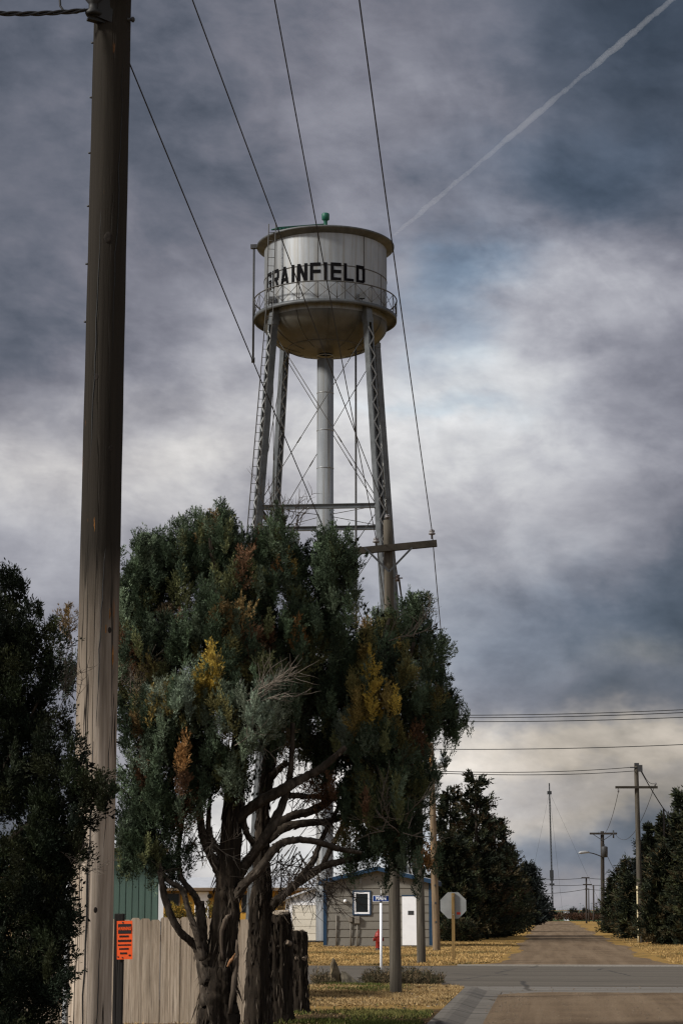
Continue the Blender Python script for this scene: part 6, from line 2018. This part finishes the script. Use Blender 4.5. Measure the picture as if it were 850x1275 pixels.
def conifer(label, px, top_py, Y, half_px, seed, cols, group, droop=0.25, ragged=0.35, ns=15, base_py=None, curve=0.8, leaf=0.17, zlow=0.15, lean=0.0, dens=1.0, name='conifer_tree'):
    k_ = Y / F
    rng = np.random.default_rng(seed)
    top = P(px, top_py, Y)
    base = Vector((top.x - lean, Y, 0))
    H = top.z
    t = thing(name, label, 'tree', base, 0, group)
    mb = MB(); mb.tube([base, base.lerp(top, .5), top], [0.02 * H + .04, 0.012 * H + .02, 0.02], 8); mb.build('trunk', M['limb'], t, base)
    L = Leaves(seed)
    Rm = half_px * k_
    z = zlow
    br = MB()
    while z < H * 0.985:
        f_ = z / H
        prof = (1 - f_) ** curve * (0.35 + 0.65 * min(1, f_ / 0.12 + 0.35))
        nb = max(4, int(9 * (1 - f_) + 4))
        for j in range(nb):
            a = rng.random() * 6.283
            LL = Rm * prof * (1 - ragged + 2 * ragged * rng.random() ** 1.5) + 0.12
            col = np.array(cols[rng.integers(0, len(cols))])
            dirv = np.array([math.cos(a), math.sin(a), 0])
            c0 = np.array(base) + np.array([lean * f_, 0, z + rng.normal() * 0.1])
            m = max(2, int(LL / 0.26 * dens))
            for q in range(m):
                s = (q + 0.5 + 0.4 * rng.random()) / m
                dz = LL * (-droop * 1.1 * s + droop * 1.5 * s * s) if f_ < .75 else LL * .35 * s
                p = c0 + dirv * LL * s + np.array([0, 0, dz])
                ax = dirv * 0.8 + np.array([0, 0, 0.25 - droop + 0.5 * s]) + rng.normal(size=3) * 0.25
                L.tuft(p - ax * 0.12, ax, leaf * 2.8 * (0.7 + 0.6 * rng.random()), leaf * 1.0, col * (0.7 + 0.6 * rng.random()), ns, leaf, leaf * 0.34, 4)
            L.tuft(c0 + dirv * LL * 0.15, dirv + np.array([0, 0, .3]), max(.25, LL * .55), .22, np.array(cols[0]) * .7, 22, leaf * 1.7, leaf * .75, 4)
        z += max(0.14, H * 0.026)
    for q in range(7):
        L.tuft(np.array(top) - np.array([0, 0, 0.28 * q + 0.3]), (rng.normal() * .1, 0, 1), 0.5, 0.05 + 0.04 * q, np.array(cols[0]), 14, leaf * .8, leaf * .25)
    L.build('crown', M['foliage'], t, base)
    return t


SPR = [(0.02, 0.026, 0.015), (0.032, 0.038, 0.018), (0.042, 0.036, 0.018), (0.014, 0.018, 0.01), (0.06, 0.046, 0.022), (0.052, 0.058, 0.026)]
SPB = [(0.015, 0.02, 0.019), (0.02, 0.027, 0.025), (0.012, 0.016, 0.015), (0.026, 0.033, 0.031)]
SPO = SPR + [(0.04, 0.024, 0.011), (0.033, 0.03, 0.014)]
GL_ = 'dark conifers left of the street'
GR_ = 'dark conifers right of the street'
conifer('dark ragged conifer with the highest pointed top, left of the street', 592, 969, 112, 46, 11, SPO, GL_, .05, .5, base_py=1168, curve=.6, dens=1.1)
conifer('dark rust tinged conifer half hidden behind the leaning tan pole', 560, 985, 118, 46, 12, SPO, GL_, .1, .45, curve=.6)
conifer('dark conifer in second place from the left with spiky side boughs', 615, 1020, 124, 40, 13, SPR, GL_, .05, .5, curve=.65)
conifer('broad dark conifer with drooping boughs just left of the blue tinged one', 632, 1052, 150, 30, 14, SPR + [(0.045, 0.042, 0.02)], GL_, .3, .35, curve=.65)
conifer('blue tinged small conifer nearest the street end on the left', 655, 1078, 215, 26, 15, SPB, GL_, .2, .25, curve=.75, leaf=.3)
conifer('dark conifer filling the gap behind the stop sign', 566, 1040, 108, 40, 16, SPR, GL_, .2, .3, curve=.5)
conifer('low dark conifer standing behind the round bush', 600, 1060, 120, 40, 17, SPR, GL_, .2, .3, curve=.5)
for (px, top, Y, hw, sd, lab, cols, cv) in ((767, 1088, 140, 19, 31, 'lowest conifer at the street side end of the right hand row', SPR, .45), (784, 1072, 128, 24, 32, 'second conifer from the street in the right hand row', SPR, .5),
                                   (806, 1046, 118, 26, 33, 'third conifer from the street in the right hand row', SPB, .55), (815, 1030, 106, 24, 34, 'thin topped conifer just left of the stub pole', SPR, .7),
                                   (832, 1016, 103, 26, 35, 'conifer just right of the stub pole', SPO, .7), (851, 988, 97, 34, 36, 'tallest conifer at the right edge of the photo', SPR, .6),
                                   (826, 1062, 94, 36, 37, 'broad low conifer directly behind the orange marker', SPR, .5), (868, 1000, 92, 40, 38, 'conifer cut off by the right edge of the photo', SPR, .55), (790, 1095, 112, 26, 39, 'low conifer right behind the tall right pole', SPR, .45)):
    conifer(lab, px, top, Y, hw, sd, cols, GR_, .15, .35, curve=cv)


def bush(name, label, px, py_top, py_base, w, Y, seed, cols, group=None, leaf=.12, nleaf=None, cat='bush', n=None, pal_dark=None):
    k_ = Y / F
    base = P(px, py_base, Y); base.z = 0
    h = P(px, py_top, Y).z
    rx = w / 2 * k_
    t = thing(name, label, cat, base, 0, group)
    rng = np.random.default_rng(seed)
    mb = MB()
    for i in range(7):
        a = i * 0.9
        mb.tube([base, base + Vector((math.cos(a) * rx * .3, math.sin(a) * rx * .3, h * .4)), base + Vector((math.cos(a) * rx * .6, math.sin(a) * rx * .6, h * .75))], [.035, .025, .01], 5)
    mb.build('stems', M['twig_dark'], t, base)
    L = Leaves(seed)
    n = n or 420
    for _ in range(n):
        u = rng.normal(size=3); u /= np.linalg.norm(u); u[2] = abs(u[2])
        s = rng.random() ** .3
        p = np.array(base) + u * np.array([rx, rx, h * .93]) * s
        L.tuft(p, u + np.array([0, 0, .35]) + rng.normal(size=3) * .3, leaf * 2, leaf * .8, np.array(cols[rng.integers(0, len(cols))]), 12, leaf, leaf * .32)
    L.build('foliage', M['foliage'], t, base)
    return t


bush('round_bush', 'dark clipped round bush beside the white boulders', 606, 1141, 1166, 38, 116, 51, [(0.012, 0.014, 0.009), (0.016, 0.018, 0.011)], n=700, leaf=.14)
bush('round_bush', 'dark low bush directly behind the stop sign post', 568, 1146, 1173, 48, 104, 52, SPR, n=700, leaf=.14)
for (px, pt_, w, lab, sd) in ((713.3, 1131.5, 11.5, 'dark domed shrub next to the white cabinet', 53), (728, 1132.5, 10.5, 'dark domed shrub behind the slender far pole', 54), (744, 1134, 10.5, 'dark domed shrub by the pale footed far pole', 55)):
    bush('domed_shrub', lab, px, pt_, 1142.5, w, 305, sd, [(0.012, 0.012, 0.009), (0.016, 0.016, 0.01)], 'domed shrubs at the street end', leaf=.2, n=220)
for (px, pt_, w, sd, lab, cols) in ((215, 1124, 24, 56, 'yellow leaved shrub below the dark window of the yellow house', [(0.25, 0.18, 0.03), (0.16, 0.12, 0.03), (0.08, 0.07, 0.025)]), (234, 1122, 26, 57, 'yellow leaved shrub left of the pale door of the yellow house', [(0.25, 0.17, 0.03), (0.17, 0.13, 0.035), (0.07, 0.065, 0.025)]),
                             (262, 1122, 26, 58, 'yellow leaved shrub right of the pale door of the yellow house', [(0.22, 0.16, 0.03), (0.14, 0.11, 0.03), (0.07, 0.06, 0.025)]), (348, 1119, 24, 59, 'brown leafless looking shrub left of the white garage', [(0.13, 0.08, 0.04), (0.09, 0.06, 0.03), (0.17, 0.12, 0.06)])):
    bush('garden_shrub', lab, px, pt_, 1168, w, 86, sd, cols, 'shrubs in front of the yellow house', leaf=.1, n=360)

# ================================================================== SKY
w = bpy.data.worlds.new('World'); SC.world = w
w.use_nodes = True
n = w.node_tree
bg = n.nodes['Background']
SUN_AZ, SUN_EL = R(-112), R(34)        # measured from the view direction, negative = left


def math_(op, a, b=None, c=None, clamp=False):
    m = n.nodes.new('ShaderNodeMath'); m.operation = op; m.use_clamp = clamp
    for i, x in enumerate((a, b, c)):
        if x is None:
            continue
        if hasattr(x, 'links'):
            n.links.new(x, m.inputs[i])
        else:
            m.inputs[i].default_value = x
    return m.outputs[0]


tc = n.nodes.new('ShaderNodeTexCoord')
sep = n.nodes.new('ShaderNodeSeparateXYZ'); n.links.new(tc.outputs['Generated'], sep.inputs[0])
X, Y, Z = sep.outputs
az = math_('ARCTAN2', X, Y)
el = math_('ARCSINE', Z)


def wnoise(sa, se, scale, detail, rough, off=(0, 0, 0), dist=0.0, out='Fac', skew=0.0):
    cb = n.nodes.new('ShaderNodeCombineXYZ')
    a = math_('MULTIPLY_ADD', az, sa, off[0])
    if skew:
        a = math_('MULTIPLY_ADD', el, skew, a)
    e_ = math_('MULTIPLY_ADD', el, se, off[1])
    n.links.new(a, cb.inputs[0]); n.links.new(e_, cb.inputs[1]); cb.inputs[2].default_value = off[2]
    t = n.nodes.new('ShaderNodeTexNoise')
    t.inputs['Scale'].default_value = scale; t.inputs['Detail'].default_value = detail; t.inputs['Roughness'].default_value = rough
    t.inputs['Distortion'].default_value = dist
    n.links.new(cb.outputs[0], t.inputs['Vector'])
    return t.outputs[out]


# slow warp so that no cloud edge is a clean ellipse
w1 = math_('MULTIPLY', math_('SUBTRACT', wnoise(5, 8, 2.0, 5, .6, (3, 1, 2)), .5), 0.10)
w2 = math_('MULTIPLY', math_('SUBTRACT', wnoise(5, 8, 2.0, 5, .6, (7, 4, 5)), .5), 0.075)
azw = math_('ADD', az, w1)
elw = math_('ADD', el, w2)


def ang(px, py):
    d = ray(px, py).normalized()
    return math.atan2(d.x, d.y), math.asin(d.z)


# broad masses of the cloud deck: (px, py, sx, sy, amount)
LOBES = [
    (150, 565, 330, 80, .21), (250, 590, 170, 50, .14), (60, 560, 120, 70, .03), (230, 400, 130, 120, .075), (170, 330, 300, 150, .02), (380, 200, 170, 170, .045), (560, 250, 120, 140, .062), (300, 60, 260, 120, .03),
    (700, 365, 95, 55, .20), (620, 315, 60, 40, .06), (640, 480, 170, 55, .15), (540, 440, 70, 60, .12), (520, 545, 160, 60, .12), (790, 340, 80, 60, .08), (830, 250, 90, 50, .025), (760, 560, 170, 60, .09),
    (570, 620, 130, 70, .10), (600, 720, 110, 60, .075), (640, 800, 140, 60, .045), (760, 690, 120, 50, .04), (810, 825, 60, 22, .06), (560, 980, 120, 120, .06), (480, 900, 80, 200, .06), (360, 1020, 140, 130, .42),
    (720, 940, 190, 22, .22), (840, 955, 90, 26, .13), (600, 950, 80, 30, .08), (740, 1012, 170, 20, .10), (680, 1105, 190, 28, .07), (690, 990, 120, 20, .05), (720, 1128, 170, 14, .05), (60, 650, 110, 60, .05), (60, 760, 90, 70, .12), (700, 870, 200, 30, .02),
]
val = None
for (px, py, sx, sy, amt) in LOBES:
    a0, e0 = ang(px, py)
    da = math_('MULTIPLY', math_('SUBTRACT', azw, a0), F / sx)
    de = math_('MULTIPLY', math_('SUBTRACT', elw, e0), F / sy)
    q = math_('MULTIPLY', math_('ADD', math_('MULTIPLY', da, da), math_('MULTIPLY', de, de)), -0.5)
    g_ = math_('EXPONENT', q)
    val = math_('MULTIPLY', g_, amt * 1.2) if val is None else math_('MULTIPLY_ADD', g_, amt * 1.2, val)
DARK = [(720, 215, 75, 40, .035), (592, 325, 42, 26, .085), (800, 60, 140, 110, .03), (770, 780, 150, 50, .05), (80, 390, 110, 80, .025), (840, 440, 60, 50, .03), (690, 885, 190, 22, .03), (690, 1060, 150, 22, .03), (558, 375, 36, 44, .115), (720, 425, 60, 14, .08), (560, 505, 50, 14, .05), (420, 420, 60, 40, .03), (330, 200, 70, 40, .03)]
for (px, py, sx, sy, amt) in DARK:
    a0, e0 = ang(px, py)
    da = math_('MULTIPLY', math_('SUBTRACT', azw, a0), F / sx)
    de = math_('MULTIPLY', math_('SUBTRACT', elw, e0), F / sy)
    g_ = math_('EXPONENT', math_('MULTIPLY', math_('ADD', math_('MULTIPLY', da, da), math_('MULTIPLY', de, de)), -0.5))
    val = math_('MULTIPLY_ADD', g_, -amt, val)
# base deck brightness: dim over the storm front, brighter overhead and behind
front = math_('MULTIPLY', Y, 1.0)
back = n.nodes.new('ShaderNodeMapRange'); back.interpolation_type = 'SMOOTHSTEP'
n.links.new(Y, back.inputs[0]); back.inputs[1].default_value = 0.75; back.inputs[2].default_value = -0.35
back.inputs[3].default_value = 0.0; back.inputs[4].default_value = 1.0
base = math_('MULTIPLY_ADD', back.outputs[0], 0.45, 0.078)
lum = math_('ADD', val, base)
# cloud texture
d1 = wnoise(8, 12, 1.5, 9, .58, (1, 2, 3), .3, skew=2.0)
d2 = wnoise(18, 40, 1.3, 8, .62, (5, 6, 1), .2, skew=4.0)
d3 = wnoise(4, 9, 1.2, 4, .5, (2, 9, 4))
tex = math_('MULTIPLY_ADD', math_('SUBTRACT', d1, .5), 1.7, 1.0)
tex = math_('MULTIPLY_ADD', math_('SUBTRACT', d2, .5), .75, tex)
tex = math_('MULTIPLY_ADD', math_('SUBTRACT', d3, .5), .5, tex)
d4 = wnoise(13, 17, 1.4, 6, .55, (8, 3, 6), .4, skew=3.0)
br_ = n.nodes.new('ShaderNodeMapRange'); br_.interpolation_type = 'SMOOTHSTEP'
n.links.new(d4, br_.inputs[0]); br_.inputs[1].default_value = .36; br_.inputs[2].default_value = .62; br_.inputs[3].default_value = .84; br_.inputs[4].default_value = 1.12
tex = math_('MULTIPLY', tex, br_.outputs[0])
lum = math_('MAXIMUM', math_('MULTIPLY', lum, tex), 0.03)
# tint: blue in the thin dark gaps, violet grey in the mid tones, cream low down
cr = n.nodes.new('ShaderNodeValToRGB')
el_ = cr.color_ramp.elements
st = [(0.0, (0.74, 0.95, 1.30)), (0.085, (0.85, 0.955, 1.23)), (0.16, (0.955, 0.96, 1.15)), (0.30, (0.975, 0.975, 1.10)), (0.6, (0.99, 1.0, 1.03)), (1.0, (1, 1, 1))]
while len(el_) < len(st):
    el_.new(.5)
for i, (p_, c_) in enumerate(st):
    el_[i].position = p_; el_[i].color = (*c_, 1)
n.links.new(lum, cr.inputs[0])
warm = None
for (px, py, sx, sy, amt) in ((740, 942, 200, 26, 1.0), (760, 1012, 170, 18, .7), (120, 575, 260, 60, .30), (810, 825, 60, 20, .5), (330, 1060, 140, 90, .25), (620, 700, 250, 90, .10), (700, 1115, 200, 25, .25), (860, 960, 100, 40, .4)):
    a0, e0 = ang(px, py)
    da = math_('MULTIPLY', math_('SUBTRACT', azw, a0), F / sx)
    de = math_('MULTIPLY', math_('SUBTRACT', elw, e0), F / sy)
    g_ = math_('EXPONENT', math_('MULTIPLY', math_('ADD', math_('MULTIPLY', da, da), math_('MULTIPLY', de, de)), -0.5))
    warm = math_('MULTIPLY', g_, amt) if warm is None else math_('MULTIPLY_ADD', g_, amt, warm)
wc = n.nodes.new('ShaderNodeMix'); wc.data_type = 'RGBA'
n.links.new(math_('MINIMUM', warm, 1.0), wc.inputs[0]); n.links.new(cr.outputs[0], wc.inputs[6]); wc.inputs[7].default_value = (1.13, 1.0, .86, 1)
cl = n.nodes.new('ShaderNodeMix'); cl.data_type = 'RGBA'; cl.blend_type = 'MULTIPLY'; cl.inputs[0].default_value = 1
n.links.new(wc.outputs[2], cl.inputs[6])
# thin blue openings in the deck
blu = None
for (px, py, sx, sy, amt) in ((590, 325, 55, 28, .55), (555, 385, 38, 45, .45), (730, 212, 140, 35, .4), (820, 40, 140, 90, .3), (560, 505, 80, 12, .25), (740, 790, 170, 60, .4), (690, 1062, 170, 22, .4)):
    a0, e0 = ang(px, py)
    da = math_('MULTIPLY', math_('SUBTRACT', azw, a0), F / sx)
    de = math_('MULTIPLY', math_('SUBTRACT', elw, e0), F / sy)
    g_ = math_('EXPONENT', math_('MULTIPLY', math_('ADD', math_('MULTIPLY', da, da), math_('MULTIPLY', de, de)), -0.5))
    blu = math_('MULTIPLY', g_, amt) if blu is None else math_('MULTIPLY_ADD', g_, amt, blu)
bc = n.nodes.new('ShaderNodeMix'); bc.data_type = 'RGBA'; bc.blend_type = 'MULTIPLY'
n.links.new(math_('MINIMUM', blu, 1.0), bc.inputs[0]); n.links.new(wc.outputs[2], bc.inputs[6]); bc.inputs[7].default_value = (.66, 1.0, 1.22, 1)
n.links.new(bc.outputs[2], cl.inputs[6])
lum = math_('DIVIDE', math_('MULTIPLY', lum, 0.98), math_('MULTIPLY_ADD', lum, 0.28, 1.0))
cbl = n.nodes.new('ShaderNodeCombineXYZ')
for i in range(3):
    n.links.new(lum, cbl.inputs[i])
n.links.new(cbl.outputs[0], cl.inputs[7])
sky = n.nodes.new('ShaderNodeTexSky'); sky.sky_type = 'NISHITA'; sky.sun_disc = False
sky.sun_elevation = SUN_EL; sky.sun_rotation = SUN_AZ
skm = n.nodes.new('ShaderNodeMix'); skm.data_type = 'RGBA'; skm.blend_type = 'MULTIPLY'; skm.inputs[0].default_value = 1
n.links.new(sky.outputs[0], skm.inputs[6]); skm.inputs[7].default_value = (.07, .07, .07, 1)
fin = n.nodes.new('ShaderNodeMix'); fin.data_type = 'RGBA'; fin.inputs[0].default_value = 0.94    # overcast: the deck covers the blue sky
n.links.new(skm.outputs[2], fin.inputs[6]); n.links.new(cl.outputs[2], fin.inputs[7])
n.links.new(fin.outputs[2], bg.inputs[0]); bg.inputs[1].default_value = 1.0
w.cycles.sampling_method = 'MANUAL'; w.cycles.sample_map_resolution = 512

# contrail: a thin tube of ice haze far off
m = bpy.data.materials.new('ice_haze'); m.use_nodes = True
nn = m.node_tree; nn.nodes.remove(nn.nodes['Principled BSDF'])
vol = nn.nodes.new('ShaderNodeVolumePrincipled')
vol.inputs['Color'].default_value = (.97, .98, 1, 1); vol.inputs['Density'].default_value = 0.0075
vol.inputs['Anisotropy'].default_value = 0.0
nn.links.new(vol.outputs[0], nn.nodes['Material Output'].inputs['Volume'])
ca, cb_ = P(489, 294, 6000), P(880, -38, 6600)
mb = MB(); pts, rad = [], []
rr = random.Random(4)
for i in range(90):
    f_ = i / 89
    pts.append(ca.lerp(cb_, f_) + Vector((0, 0, 1.5 * math.sin(i * .9) + rr.uniform(-1.5, 1.5))))
    rad.append((7.5 + 4 * f_ + 2 * math.sin(i * .23) + rr.uniform(-1.8, 1.8)) * min(1, .6 + f_ * 2.5))
mb.tube(pts, rad, 12)
ctr = mb.build('contrail', m, origin=tuple(ca))
tag(ctr, 'thin pale contrail slanting up across the clouds to the right', 'contrail')

# sun through the cloud
sl = bpy.data.lights.new('sun', 'SUN'); sl.energy = 3.7; sl.angle = R(8); sl.color = (1, .955, .89)
so_ = bpy.data.objects.new('sun', sl); C.objects.link(so_)
sd = Vector((math.sin(SUN_AZ) * math.cos(SUN_EL), math.cos(SUN_AZ) * math.cos(SUN_EL), math.sin(SUN_EL)))
so_.rotation_euler = sd.to_track_quat('Z', 'Y').to_euler()

# ================================================================== CAMERA
cam = bpy.data.cameras.new('camera')
cam.sensor_fit = 'VERTICAL'; cam.sensor_height = 36.0; cam.lens = 36.0 * F / 1275.0
cam.clip_start = 0.1; cam.clip_end = 30000
co = bpy.data.objects.new('camera', cam); C.objects.link(co)
co.location = (0, 0, EYE); co.rotation_euler = (R(90) + TH, 0, 0)
SC.camera = co
SC.render.resolution_x, SC.render.resolution_y = 682, 1024
SC.view_settings.view_transform = 'Standard'; SC.view_settings.look = 'None'
SC.view_settings.exposure = 0.38; SC.view_settings.gamma = 1
SC.cycles.max_bounces = 6; SC.cycles.diffuse_bounces = 3; SC.cycles.transparent_max_bounces = 8
SC.cycles.use_denoising = True
try:
    SC.cycles.denoiser = 'OPENIMAGEDENOISE'
except Exception:
    pass
SC.cycles.filter_width = 1.3
